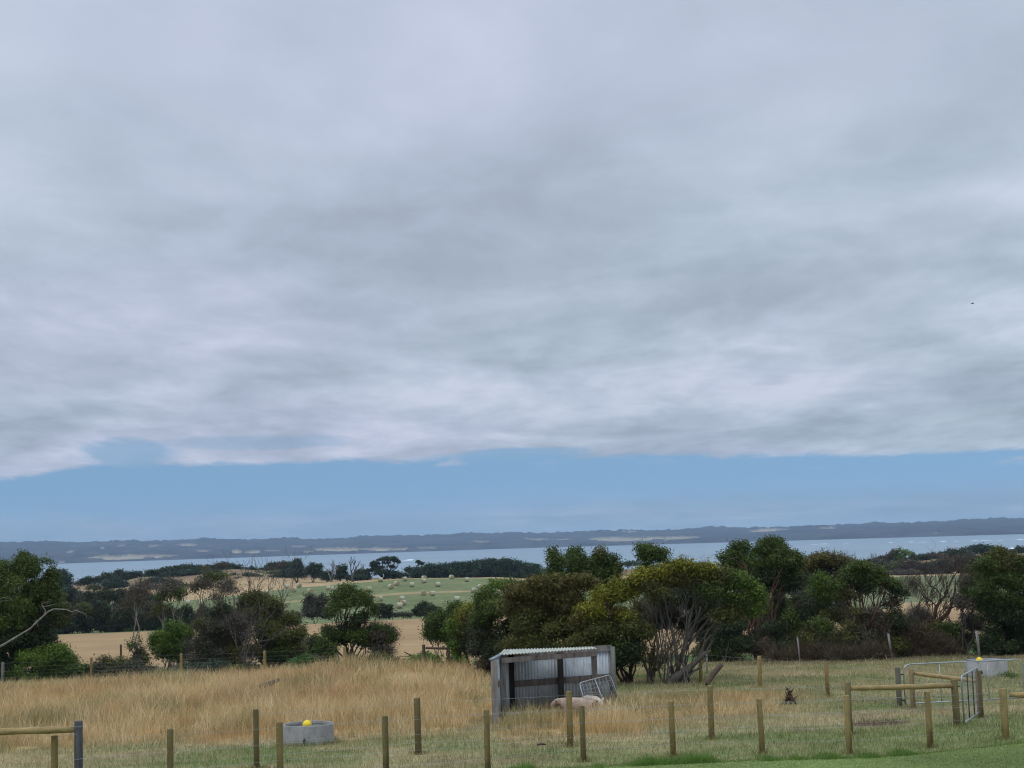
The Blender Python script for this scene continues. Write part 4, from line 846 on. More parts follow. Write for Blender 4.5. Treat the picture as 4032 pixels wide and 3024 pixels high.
# far right headland
FR = [
 (3485, 2200, 24, 12, 545, 'rust', 'low reddish scrub at the left end of the right-hand headland'),
 (3530, 2197, 28, 13, 550, 'deep', 'dark scrub under the bright green headland tree'),
 (3625, 2196, 30, 11, 555, 'deep', 'dark flat-topped scrub right of the bright green headland tree'),
 (3680, 2192, 34, 12, 560, 'rust', 'brown dark scrub in the middle of the right-hand headland'),
 (3740, 2182, 34, 16, 565, 'deep', 'dark scrub below the flat shelter roof on the headland'),
 (3790, 2184, 30, 18, 568, 'grey', 'grey dark scrub left of the highest headland shrubs'),
 (3850, 2162, 44, 18, 572, 'teal', 'highest round-topped dark shrub of the headland'),
 (3905, 2172, 36, 18, 575, 'deep', 'dark scrub below the white beach houses'),
 (3960, 2176, 40, 16, 575, 'deep', 'dark scrub between the beach houses and the right edge'),
 (4020, 2172, 40, 18, 575, 'deep', 'dark scrub at the right edge under the last beach house'),
 (3440, 2208, 20, 8, 540, 'rust', 'low brown scrub where the headland meets the domed bronze tree'),
 (3480, 2225, 46, 20, 470, 'grey', 'grey scrub in front of the tan strip, right of the domed bronze tree'),
 (3540, 2230, 30, 22, 468, 'olive', 'olive scrub in front of the left of the tan strip'),
 (3600, 2232, 40, 26, 466, 'rust', 'purple brown scrub with a humped top before the tan strip'),
 (3660, 2240, 34, 22, 464, 'grey', 'grey scrub before the middle of the tan strip'),
 (3700, 2235, 34, 26, 464, 'deep', 'dark scrub before the right part of the tan strip'),
 (3755, 2226, 40, 34, 464, 'rust', 'tall brown twiggy scrub covering the right of the tan strip'),
 (3815, 2222, 40, 36, 462, 'grey', 'tall grey scrub left of the big right-edge tree top'),
 (3560, 2254, 50, 9, 462, 'twig', 'pale mauve low scrub along the top of the pale green field'),
]
for r in FR: dune_shrub(*r, name='headland_shrub', group='scrub on the right-hand headland')
tree('headland_tree', 'bright green wind-shaped tree rising on the headland against the bay', 'tree', 3550, [(3538, 2168, 12, 14, 'bright'), (3560, 2178, 16, 12, 'bright'), (3520, 2178, 14, 14, 'brown'), (3500, 2188, 14, 10, 'rust'), (3580, 2182, 12, 9, 'bright'), (3595, 2186, 12, 9, 'deep'), (3540, 2192, 24, 8)], 543, 'bright', 'dark', cover=3.0, stems=2, tr=.25, subs=1, gaps=.2)
far_bare(3465, 542, 5.5, 'brown', 'thin leafless tree at the left end of the headland against the bay', 3, (.1, 0), .14, 3)
tree('headland_shrub', 'far dark shrubs low against the water between the two treetops right of the shed', 'shrub', 2470, [(2450, 2222, 40, 9), (2490, 2220, 30, 8), (2640, 2222, 40, 8), (2420, 2226, 30, 8)], 560, 'deep', 'dark', cover=3.0, stems=1, tr=.2, subs=0)

tree('understorey_shrub', 'dark leafy understorey between the umbrella tree and the tallest tree', 'shrub', 2990, [
    (2960, 2420, 60, 50, 'deep'), (3030, 2400, 55, 50, 'dark'), (2900, 2440, 40, 40, 'deep'), (3080, 2430, 50, 50, 'deep'), (3040, 2340, 50, 40, 'deep')], 76, 'deep', 'red', cover=3.2, stems=3, tr=.07, tw=600, twpal='rust')
tree('understorey_shrub', 'grey green understorey filling the gap below the domed bronze tree', 'shrub', 3170, [
    (3150, 2350, 50, 50, 'grey'), (3190, 2400, 50, 50, 'grey'), (3120, 2390, 45, 50, 'olive'), (3290, 2370, 45, 50, 'grey'), (3320, 2420, 40, 45, 'deep')], 78, 'grey', 'grey', cover=3.0, stems=3, tr=.07, tw=900, twpal='twig')
tree('understorey_shrub', 'dark olive shrub behind the fan of bare stems, left of centre of the umbrella tree', 'shrub', 2560, [
    (2560, 2400, 60, 50, 'olive'), (2600, 2340, 60, 40, 'deep'), (2540, 2470, 50, 50, 'deep'), (2700, 2350, 60, 40, 'deep'), (2800, 2380, 50, 36, 'deep')], 60, 'deep', 'dark', cover=3.0, stems=3, tr=.06, tw=800, twpal='rust')

CR = [(395, 2282, 22, 'rust', 'left of the large blue green shrub on the first dune crest'), (500, 2270, 24, 'deep', 'between the first two crest shrubs from the left'), (548, 2262, 24, 'teal', 'on the low first crest'), (600, 2258, 24, 'deep', 'on the saddle before the small peaked shrub'),
      (655, 2252, 26, 'teal', 'between the peaked shrub and the main crest clump'), (708, 2244, 28, 'deep', 'in the middle of the main crest clump'), (770, 2240, 28, 'teal', 'between the round shrub and the olive one on the main crest'), (835, 2238, 28, 'deep', 'between the olive shrub and the highest point'), (865, 2228, 24, 'rust', 'immediately left of the highest point'),
      (910, 2236, 24, 'teal', 'immediately right of the highest point'), (960, 2248, 24, 'deep', 'on the right shoulder of the main dune'), (1030, 2252, 24, 'deep', 'in the dip between the two dunes'), (1068, 2240, 24, 'teal', 'on the left shoulder of the second dune'), (1108, 2228, 24, 'rust', 'near the top of the second dune'), (1150, 2232, 24, 'deep', 'between the second dune and the hooked pine')]
for u, v, ru, pal, w in CR: dune_shrub(u, v, ru*.8, 11, 541, pal, 'low dark crest scrub ' + w)

# ------------------------------------------------------------------ fences
def post(mb, b, h, r, lean=(0, 0), n=10):
    t = Vector((b.x+lean[0], b.y+lean[1], b.z+h)); k = rs.rand()*.3+.85; c = np.array([.24, .18, .08])*k
    return mb.tube([b-Vector((0, 0, .25)), (b+t)/2, t-Vector((0, 0, .012)), t], [r*1.03, r, r*.99, r*.93], n, c, wob=.05)
def post_part(root, b, h, r, m=None, col=None, lab=None):
    mb = MB(); t = Vector((b.x+rs.normal()*.008, b.y, b.z+h)); k = rs.rand()*.3+.85; c = np.array(col if col is not None else [.235, .175, .072])*k
    mb.tube([b-Vector((0, 0, .25)), b*.5+t*.5, t-Vector((0, 0, .012)), t], [r*1.03, r, r*.99, r*.93], 12, c, wob=.05)
    o = mb.build('post', m or M_PINE, root)
    if lab: o['label'] = lab
    return t
def px_post(u, vt, vb, w, d=None):
    """base, height and radius of a post seen between two rows of the photo"""
    b = on_ground(u, vb) if d is None else at_d2(u, vt, d)
    ht = P(u, vt, b.y).z-b.z
    return b, ht, w*b.y/F/2
def at_d2(u, v, d):
    p = P(u, v, d); return Vector((p.x, d, G(p.x, d)))
def wires(root, tops, hs, drop, r=.0022, name='wire', m=None):
    """strands strung along the posts: hs are heights below each post top as fractions"""
    for f in hs:
        pts = []
        for (b, h) in tops: pts.append(Vector((b.x, b.y-.05, b.z+h*f)))
        q = []
        for a, b in zip(pts[:-1], pts[1:]):
            for t in np.linspace(0, 1, 7)[:-1]:
                p = a*(1-t)+b*t; p.z -= .012*math.sin(t*math.pi); q.append(p)
        q.append(pts[-1]); MB().tube(q, r, 4, (1, 1, 1)).build(name, m or M_WIRE, root)
GREYC = [.17, .16, .15]
# near fence along the lawn
near = [(215, 2896.5, None, 28, 24.4, None), (310, 2839, None, 33, 24.3, 'g'), (669, 2870, None, 25, 25.0, 'd'), (1100, 2843.5, None, 26, 25.9, None), (1515, 2819, None, 24, 26.7, 'd'), (1914, 2794, None, 23, 27.5, None),
        (2298, 2779, 3000, 22, None, 'd'), (2652, 2761, 2984, 22, None, None), (3003, 2752, 2969, 22, None, None), (3346, 2737, 2971, 22, None, None), (3664, 2723, 2946, 24, None, None), (3961, 2711, 2913, 28, None, 'e')]
b0, h0, _ = px_post(215, 2896.5, None, 28, 24.4)
root = empty('near_fence', b0, 'nearest fence of round pine posts along the edge of the mown lawn', 'fence'); tops = []
for u, vt, vb, w, d, k in near:
    b, h, r = px_post(u, vt, vb, w, d)
    if k == 'g': post_part(root, b, h, r, M_GREYW, [.10, .10, .105], 'dark grey weathered strainer post'); gb = (b, h)
    else:
        post_part(root, b, h, r, None, [.16, .125, .055] if k == 'd' else None)
        if k == 'e': eb = (b, h)
    if k != 'g': tops.append((b, h))
tops.insert(1, gb) if False else None
wires(root, tops, (.93, .70, .46, .24), 0, .0017)
def rail(root, a, b, r, lab=None):
    mb = MB(); a = Vector(a); b = Vector(b); L = (b-a).length; t = np.linspace(0, 1, 9)
    pts = [a.lerp(b, x)+Vector((0, 0, rs.normal()*.004)) for x in t]
    o = mb.tube(pts, [r*.8]+[r*(1+rs.normal()*.03) for _ in t[1:-1]]+[r*.8], 12, np.array([.33, .235, .10]), wob=.04).build('rail', M_RAIL, root)
    if lab: o['label'] = lab
g, gh = gb; rail(root, P(-500, 2899, 24.3), P(296, 2871, g.y), .056)
e, eh = eb; rail(root, P(3974, 2736, e.y), P(4420, 2728, 30.2), .062)
b, h, r = px_post(4440, 2700, None, 28, 30.3); post_part(root, b, h, r)
b, h, r = px_post(-520, 2870, None, 28, 24.3); post_part(root, b, h, r)
a = Vector((g.x, g.y-.08, g.z+gh*.86)); MB().tube([a, P(270, 2893, 24.2), P(225, 2905, 24.2)], .003, 4).build('wire', M_WIRE, root)
for f in (.95, .60, .42, .2): MB().tube([(g.x+.09*math.cos(t), g.y+.09*math.sin(t), g.z+gh*f+.01*math.sin(t)) for t in np.linspace(0, 6.3, 14)], .003, 4).build('wire', M_WIRE, root)

# second fence with the braced end
sec = [(1008, 2793.5, None, 22, 29.4, 'd'), (1648, 2748, 2972, 25, None, 'd'), (2246, 2721.5, 2943, 24, None, None), (2803, 2698, 2914, 23, None, None), (3336, 2686, None, 24, 33.0, 'd'), (3769, 2675, 2859, 27, None, 'd')]
b0, h0, r0 = px_post(1008, 2793.5, None, 22, 29.4)
root = empty('inner_fence', b0, 'second fence from the lawn, ending in a round rail brace by the small gate', 'fence'); tops = []
for u, vt, vb, w, d, k in sec:
    b, h, r = px_post(u, vt, vb, w, d); post_part(root, b, h, r, None, [.17, .135, .065] if k == 'd' else None); tops.append((b, h))
wires(root, tops, (.93, .68, .44, .22), 0)
rail(root, P(3350, 2710, 33.0-.02), P(3757, 2700, tops[-1][0].y), .060)
G1 = tops[-1]; pa = tops[-2]
MB().tube([(pa[0].x, pa[0].y-.06, pa[0].z+pa[1]*.8), P(3480, 2764, 33.1), (G1[0].x, G1[0].y-.06, G1[0].z+.12)], .003, 4).build('wire', M_WIRE, root)

# side fence brace between the two gates
root = empty('brace_fence', px_post(3864, 2640, 2829, 23)[0], 'short fence of two round posts and a sloping rail between the two metal gates', 'fence')
b2, h2, r2 = px_post(3862, 2640, 2829, 24); post_part(root, b2, h2, r2, None, [.20, .15, .085])
b3, h3, r3 = px_post(3597, 2632, 2794, 20); post_part(root, b3, h3, r3, None, [.24, .18, .10])
rail(root, P(3604, 2652, b3.y), P(3850, 2682, b2.y), .054)
wires(root, [(b3, h3), (b2, h2)], (.6, .35, .15), 0)
# far paddock fence running back from the big gate
far = [(3543, 2628, 2788, 21, None, 'g'), (3260, 2606, 2746, 16, None, None), (2994, 2583, 2708, 16, None, None), (2761, 2566, 2688, 14, None, None), (2564, 2571, 2688, 12, None, None)]
root = empty('paddock_fence', px_post(3543, 2628, 2788, 21)[0], 'fence of spaced pine posts running back from the wide gate to the leaning tree', 'fence'); tops = []
for u, vt, vb, w, d, k in far:
    b, h, r = px_post(u, vt, vb, w, d); post_part(root, b, h, r, None, [.15, .14, .11] if k == 'g' else [.27, .185, .075]); tops.append((b, h))
wires(root, tops, (.92, .66, .42, .2), 0); H1 = tops[0]
# wire fence in front of the left trees
lf = [(-300, 2615, 2722, 11, 'g'), (10, 2607, 2706, 12, 'g'), (360, 2589, 2681, 11, None), (713, 2572, 2667, 11, None), (1043, 2562, 2651, 12, None), (1358, 2547, 2612, 12, None), (1670, 2538, 2622, 13, 'd')]
root = empty('netting_fence', at_d(10, 67), 'wire netting fence on thin posts in front of the left trees', 'fence'); tops = []
for u, vt, vb, w, k in lf:
    b = at_d2(u, vb, 67.2); h = P(u, vt, 67.2).z-b.z; post_part(root, b, h, w*b.y/F/2, M_GREYW if k == 'g' else None, GREYC if k == 'g' else ([.09, .065, .05] if k == 'd' else [.24, .17, .07])); tops.append((b, h))
wires(root, tops, (.95, .78, .64, .52, .40, .28, .16), 0, .0024, m=M_NETW)
nm = MB()
for (a, ha), (b, hb) in zip(tops[:-2], tops[1:-1]):
    n = int((b-a).length/.3)
    for i in range(1, n):
        t = i/n; p = a.lerp(b, t); h = ha*(1-t)+hb*t; nm.tube([(p.x, p.y-.05, p.z), (p.x, p.y-.05, p.z+h*.78)], .0018, 3, cap=False)
nm.build('netting', M_NETW, root)
b, h = tops[-1]; rr = MB().tube([P(1676, 2551, b.y), P(1764, 2554, b.y)], .055, 10, (.10, .065, .05)).build('rail', M_RAIL, root); rr['label'] = 'dark brown round rail'
pb = at_d2(1768, 2600, 67.3); post_part(root, pb, 1.0, .07, None, [.09, .065, .05])
def lone_post(u, vt, vb, w, d, col, lab, lean=0, m=None):
    b = at_d2(u+lean, vb, d); t = P(u, vt, d); root = empty('fence_post', b, lab, 'fence post')
    MB().tube([b-Vector((0, 0, .2)), Vector(b).lerp(t, .5), t], w*d/F/2, 8, col, wob=.1).build('post', m or M_GREYW, root)
lone_post(476, 2538, 2570, 8, 79, [.07, .04, .03], 'short dark red brown post standing alone in the tan dry field')
lone_post(1438, 2545, 2600, 5, 72, [.10, .08, .06], 'thin dark stake between the slender tree and the vase-shaped shrub')
lone_post(3140, 2511, 2594, 6, 67, [.22, .21, .20], 'thin pale grey post leaning at the edge of the brush piles', 10)
lone_post(3497, 2495, 2577, 9, 67.5, [.20, .185, .17], 'pale grey leaning post in the middle of the right-hand belt', 15)
lone_post(3845, 2484, 2556, 11, 68, [.22, .21, .20], 'stout pale grey post before the big right-edge tree', 10)
lone_post(2782, 2573, 2607, 7, 60, [.25, .24, .22], 'small grey post in the grass behind the leaning trunk')
for u, lab in ((3588, 'left'), (3620, 'middle'), (3648, 'right')):
    lone_post(u, 2366, 2392, 4, 262, [.10, .08, .07], 'tiny dark far post at the near edge of the pale green field, %s of three' % lab)

# ------------------------------------------------------------------ gates
def pipe(root, name, pts, r, n=10, m=None): return MB().tube(pts, r, n).build(name, m or M_GALV, root)
def rounded(pts, rad=.18, k=6):
    """corners of an open polyline rounded off"""
    pts = [Vector(p) for p in pts]; out = [pts[0]]
    for a, b, c in zip(pts[:-2], pts[1:-1], pts[2:]):
        p = b+(a-b).normalized()*rad; q = b+(c-b).normalized()*rad
        for t in np.linspace(0, 1, k): out.append((p*(1-t)+b*t)*(1-t)+(b*(1-t)+q*t)*t)
    out.append(pts[-1]); return out
gd = H1[0].y+.1; A = P(3556, 2617, gd); zt = A.z; zb = P(3561, 2776, gd).z
B = P(4025, 2598, 41.0); B = Vector((B.x, B.y, zt)); bA = Vector((A.x, A.y, zb)); bB = Vector((B.x, B.y, zb))
root = empty('wide_gate', Vector((A.x, A.y, G(A.x, A.y))), 'wide galvanised pipe gate with rounded top corners in front of the far trough', 'gate', 'farm gates')
pipe(root, 'frame', rounded([bA, Vector((A.x, A.y, zt)), B, bB], .22), .019)
pipe(root, 'bottom_rail', [bA+Vector((0, 0, .03)), bB+Vector((0, 0, .03))], .018)
for t in (.30, .70):
    p = A.lerp(B, t); pipe(root, 'stay', [(p.x, p.y, zt), (p.x, p.y, zb+.03)], .013)
mm = MB()
for k in range(1, 46):
    p = A.lerp(B, k/46); mm.tube([(p.x, p.y, zt-.02), (p.x, p.y, zb+.03)], .0016, 3, cap=False)
for k in range(1, 9): z = zb+(zt-zb)*k/9; mm.tube([(A.x, A.y, z), (B.x, B.y, z)], .0016, 3, cap=False)
mm.build('mesh_panel', M_WIRE, root)
for z in (zt-.26, zb+.12): MB().box((A.x-.06, A.y, z), (.16, .03, .03)).build('hinge', M_DARKP, root, smooth=False)
# small gate between the two stout posts
ga = G1[0]; A = P(3785, 2663, ga.y-.02); B = P(3855, 2645, b2.y+.05); zb = P(3794, 2850, ga.y-.02).z; zt = A.z
A = Vector((A.x, A.y, zt)); B = Vector((b2.x-.02, b2.y-.02, zt+.02))
root = empty('small_gate', Vector((A.x, A.y, G(A.x, A.y))), 'narrow grey pipe gate with mesh seen nearly edge on between two stout posts', 'gate', 'farm gates')
pipe(root, 'frame', rounded([Vector((A.x, A.y, zb)), A, B, Vector((B.x, B.y, zb+.02))], .1), .020)
pipe(root, 'bottom_rail', [(A.x, A.y, zb+.02), (B.x, B.y, zb+.04)], .018)
for t in (.34, .66):
    p = A.lerp(B, t); pipe(root, 'stay', [(p.x, p.y, zt), (p.x, p.y, zb)], .015, m=M_DARKP)
mm = MB()
for k in range(1, 22): p = A.lerp(B, k/22); mm.tube([(p.x, p.y, zt), (p.x, p.y, zb)], .0022, 3, cap=False)
for k in range(1, 9): z = zb+(zt-zb)*k/9; mm.tube([(A.x, A.y, z), (B.x, B.y, z)], .0018, 3, cap=False)
mm.build('mesh_panel', M_WIRE, root)
MB().box((A.x-.16, A.y-.02, zt-.22), (.22, .02, .02)).build('latch', M_DARKP, root, smooth=False)

# ------------------------------------------------------------------ troughs and floats
def trough(u, vtop, vbot, wpx, lab, d, tint=1.0):
    d = on_ground(u, vbot).y
    r = wpx*d/F/2; c0 = P(u, vbot, d); base = Vector((c0.x, d+r, 0)); base.z = c0.z; f = P(u, vtop, d); h = f.z-base.z
    base = Vector((P(u, vtop, d+r).x, d+r, base.z)); root = empty('concrete_trough', base, lab, 'trough', 'round concrete troughs')
    n = 64; th = np.arange(n)/n*2*math.pi; pr = [(r*1.0, -.3), (r*1.0, h-.012), (r*.99, h), (r*.93, h), (r*.92, h-.012), (r*.91, -.1)]
    v = np.array([[base.x+q*math.cos(t), base.y+q*math.sin(t), base.z+z] for q, z in pr for t in th]); fs = []
    for i in range(len(pr)-1):
        for k in range(n): fs.append((i*n+k, i*n+(k+1) % n, (i+1)*n+(k+1) % n, (i+1)*n+k))
    MB().add(v, fs, np.array((1, 1, 1))*tint).build('ring', M_CONC, root)
    wv = [[base.x+r*.915*math.cos(t), base.y+r*.915*math.sin(t), base.z+h-.055] for t in th]
    MB().add(wv, [tuple(range(n))]).build('trough_water', M_TWATER, root, smooth=False)
    return root, base, r, h
def ball(u, v, rr, d, zw, lab):
    c = P(u, v, d); c.z = zw; me = MB(); n, m = 20, 12
    vs = [[c.x+rr*math.sin(a)*math.cos(b), c.y+rr*math.sin(a)*math.sin(b), c.z+rr*math.cos(a)] for a in np.linspace(0.01, math.pi-.01, m) for b in np.arange(n)/n*2*math.pi]
    fs = [(i*n+k, (i+1)*n+k, (i+1)*n+(k+1) % n, i*n+(k+1) % n) for i in range(m-1) for k in range(n)]
    root = empty('float_ball', c, lab, 'float', 'yellow float balls')
    me.add(vs, fs).build('ball', M_YEL, root)
    MB().tube([(c.x+rr*1.004*math.cos(t), c.y+rr*1.004*math.sin(t)*.3, c.z+rr*1.004*math.sin(t)) for t in np.linspace(0, 2*math.pi, 33)], .003, 4).build('seam', M_YEL, root)
rt, tb, tr_, th_ = trough(1214, 2861, 2937, 197, 'round grey concrete trough in the grass at left, a yellow ball inside', 33.7)
MB().tube([(tb.x-.02, tb.y-tr_-.03, tb.z-.1), (tb.x-.015, tb.y-tr_-.03, tb.z+.14), (tb.x+.005, tb.y-tr_-.03, tb.z+.17)], [.03, .022, .014], 8).build('outlet_pipe', M_DARKP, rt)
ball(1209, 2853, .105, tb.y-.22, tb.z+th_+.0, 'yellow float ball in the near trough at left')
rt, tb2, tr2, th2 = trough(3882, 2605, 2670, 161, 'round pale concrete trough with a dark rim behind the wide metal gate', 50.3, 1.25)
MB().tube([(tb2.x-.38, tb2.y-tr2-.01, tb2.z+.16), (tb2.x-.42, tb2.y-tr2-.02, tb2.z+.26)], [.035, .03], 8).build('outlet_pipe', M_DARKP, rt)
MB().tube([(tb2.x+tr2*.965*math.cos(t), tb2.y+tr2*.965*math.sin(t), tb2.z+th2+.004) for t in np.linspace(0, 2*math.pi, 65)], .022, 6, (.3, .22, .2)).build('rim', M_CONC, rt)
ball(3856, 2597, .115, tb2.y-.45, tb2.z+th2+.02, 'yellow float ball on the far trough behind the wide metal gate')
tree('low_weeds', 'low green weeds at the right foot of the far trough', 'weeds', 3985, [(3960, 2655, 26, 8), (3990, 2660, 22, 6)], 49.9, 'bright', 'dark', cover=2.2, stems=1, tr=.01, subs=0, leaf=.05, clump=.1)

# ------------------------------------------------------------------ shed
def corrugated(c00, c10, c11, c01, n_waves, amp, ns=2, across=True):
    """sheet spanned by four corners, waves running from side 0 to side 1"""
    c = [np.array(list(x)) for x in (c00, c10, c11, c01)]; nrm = np.cross(c[1]-c[0], c[3]-c[0]); nrm /= np.linalg.norm(nrm)
    m = n_waves*8+1; U = np.linspace(0, 1, m); V = np.linspace(0, 1, ns+1); vs = []
    for side in (0, 1):
        for v in V:
            p = c[0]*(1-v)+c[3]*v; q = c[1]*(1-v)+c[2]*v
            vs.append(p[None]*(1-U[:, None])+q[None]*U[:, None]+nrm[None]*(amp*np.sin(U*n_waves*2*math.pi)[:, None]-side*.004))
    vs = np.concatenate(vs); fs = []; N1 = m*(ns+1)
    for s in (0, 1):
        for i in range(ns):
            for k in range(m-1):
                a = s*N1+i*m+k; f = (a, a+1, a+m+1, a+m); fs.append(f if s == 0 else f[::-1])
    for k in range(m-1):
        fs.append((k, k+N1, k+1+N1, k+1)); a = ns*m+k; fs.append((a, a+1, a+1+N1, a+N1))
    return MB().add(vs, fs)
def shed():
    fl = P(1978, 2589, 39.4); fr = P(2338, 2566, 40.5); zt = (fl.z+fr.z)/2; fl.z = fr.z = zt
    br = P(2400, 2540, 42.0); bl = P(2015, 2556, 40.95); zb = br.z-.05; bl.z = br.z = zb; ng = P(1945, 2601, 38.2)
    gz = lambda p: G(p.x, p.y)
    root = empty('corrugated_shelter', Vector((ng.x, ng.y, gz(ng))), 'small open-fronted corrugated iron and timber animal shelter in the dry grass', 'shelter')
    def upright(p, top, w, c, dp=None, lean=0):
        MB().beam((p.x, p.y, gz(p)-.2), (p.x+lean, p.y, top), w, dp or w, c, up=(0, 1, 0)).build('post', M_GREYW, root, smooth=False)
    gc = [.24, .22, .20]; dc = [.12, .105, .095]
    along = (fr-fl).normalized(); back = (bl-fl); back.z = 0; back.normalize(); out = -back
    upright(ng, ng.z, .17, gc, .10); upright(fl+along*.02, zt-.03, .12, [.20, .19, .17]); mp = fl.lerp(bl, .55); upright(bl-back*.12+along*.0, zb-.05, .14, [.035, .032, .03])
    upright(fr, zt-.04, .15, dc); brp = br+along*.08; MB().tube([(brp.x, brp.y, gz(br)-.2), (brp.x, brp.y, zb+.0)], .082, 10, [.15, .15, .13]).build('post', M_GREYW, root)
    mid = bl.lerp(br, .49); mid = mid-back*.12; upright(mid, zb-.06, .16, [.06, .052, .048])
    # front fascia beam and the back beam
    MB().beam(fl+out*.09+Vector((0, 0, -.07))-along*.03, fr+out*.09+Vector((0, 0, -.05))+along*.08, .045, .13, [.17, .145, .13]).build('beam', M_GREYW, root, smooth=False)
    MB().beam(bl+Vector((0, 0, -.03)), br+Vector((0, 0, -.03))+along*.06, .05, .16, [.22, .20, .19]).build('beam', M_GREYW, root, smooth=False)
    # back wall: two sheets and the mid rail, lifted off the ground
    g0, g1 = gz(bl), gz(br)
    zz = lambda p, z: Vector((p.x, p.y, z))
    m1 = bl.lerp(br, .47)
    for a, b, la, k in ((bl, m1, .27, 15), (m1, br, .30, 16)):
        a2 = a+back*.05; b2_ = b+back*.05
        corrugated(zz(a2, gz(a)+la), zz(b2_, gz(b)+la+.02), zz(b2_, zb-.08), zz(a2, zb-.08), k, .015).build('wall_sheet', M_IRON, root)
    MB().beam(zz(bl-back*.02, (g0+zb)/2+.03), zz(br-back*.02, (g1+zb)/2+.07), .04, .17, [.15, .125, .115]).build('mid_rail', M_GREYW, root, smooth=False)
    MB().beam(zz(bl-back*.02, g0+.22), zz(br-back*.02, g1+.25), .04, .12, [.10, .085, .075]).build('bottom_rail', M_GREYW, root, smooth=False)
    # left wing wall
    a = ng+along*-.08; b = bl+along*-.08
    corrugated(zz(a, gz(ng)+.12), zz(b, gz(bl)+.12), zz(b, zt+.02), zz(a, ng.z+.03), 20, .010).build('wall_sheet', M_IRON, root)
    MB().beam(zz(a, ng.z+.03), zz(b, zt+.08), .12, .03, [.40, .42, .43]).build('capping', M_IRON, root, smooth=False)
    MB().beam(zz(ng+along*.03, ng.z-.65), zz(fl+along*.03, ng.z-.6), .04, .13, [.15, .13, .12]).build('side_rail', M_GREYW, root, smooth=False)
    # roof: a sheet that sags at its back right corner
    r0 = P(1961, 2579, 39.25); r1 = P(2349, 2553, 40.38); r3 = P(1985, 2557, 40.95); r2 = P(2338, 2547.5, 41.0)
    corrugated(r0, r1, r2, r3, 30, .014, 6).build('roof', M_ROOF, root)
    return root, along, back, fr
sroot, along, back, sfr = shed()
# hurdle leaning against the right end
def hurdle():
    d0, d1 = 38.9, 39.6
    tl = P(2281, 2689, d0); trr = P(2402, 2657, d1); bl = P(2302, 2765, d0-.35); br_ = P(2446, 2775, d1-.3); ml = P(2341, 2673, (d0+d1)/2); mb_ = P(2383, 2778, (d0+d1)/2-.4)
    root = empty('leaning_hurdle', Vector((ml.x, ml.y-.3, G(ml.x, ml.y))), 'small rounded pipe and mesh hurdle tilted against the right end of the shelter', 'hurdle')
    pipe(root, 'frame', rounded([bl, tl, trr, br_], .10), .014); pipe(root, 'stay', [ml, mb_], .013); mm = MB()
    for t in np.linspace(.08, .95, 9): p = tl.lerp(trr, t); q = bl.lerp(br_, t); mm.tube([p, p.lerp(q, .62)], .004, 4)
    for t in (.18, .36, .54): mm.tube([tl.lerp(bl, t), trr.lerp(br_, t)], .004, 4)
    mm.build('mesh_panel', M_WIRE, root)
hurdle()

# ------------------------------------------------------------------ animals
def skinned(name, root, verts, edges, radii, m, sub=2):
    me = bpy.data.meshes.new(name); me.from_pydata([tuple(Vector(v)-root.location) for v in verts], edges, []); o = bpy.data.objects.new(name, me); COL.objects.link(o); o.parent = root
    sk = o.modifiers.new('skin', 'SKIN'); sk.use_smooth_shade = True
    lay = me.skin_vertices[0].data if me.skin_vertices else None
    if lay is None:
        bpy.context.view_layer.update(); lay = me.skin_vertices[0].data
    for i, r in enumerate(radii): lay[i].radius = (r, r) if np.isscalar(r) else r
    lay[0].use_root = True
    sb = o.modifiers.new('sub', 'SUBSURF'); sb.levels = sb.render_levels = sub
    me.materials.append(m); return o
M_SHEEP = mat('shorn_fleece', (.42, .31, .25), rough=.95, spec=.1, attr=False, nscale=9, namt=.3, bump=2, bscale=30, dark=(.16, .11, .08), dscale=6, dlo=.55, dhi=.8)
M_SHEEP2 = mat('pale_fleece', (.50, .43, .36), rough=.95, spec=.1, attr=False, nscale=9, namt=.3, bump=2, bscale=30, dark=(.2, .15, .11), dscale=6, dlo=.55, dhi=.8)
M_NOSE = mat('muzzle', (.30, .17, .14), rough=.7, attr=False)
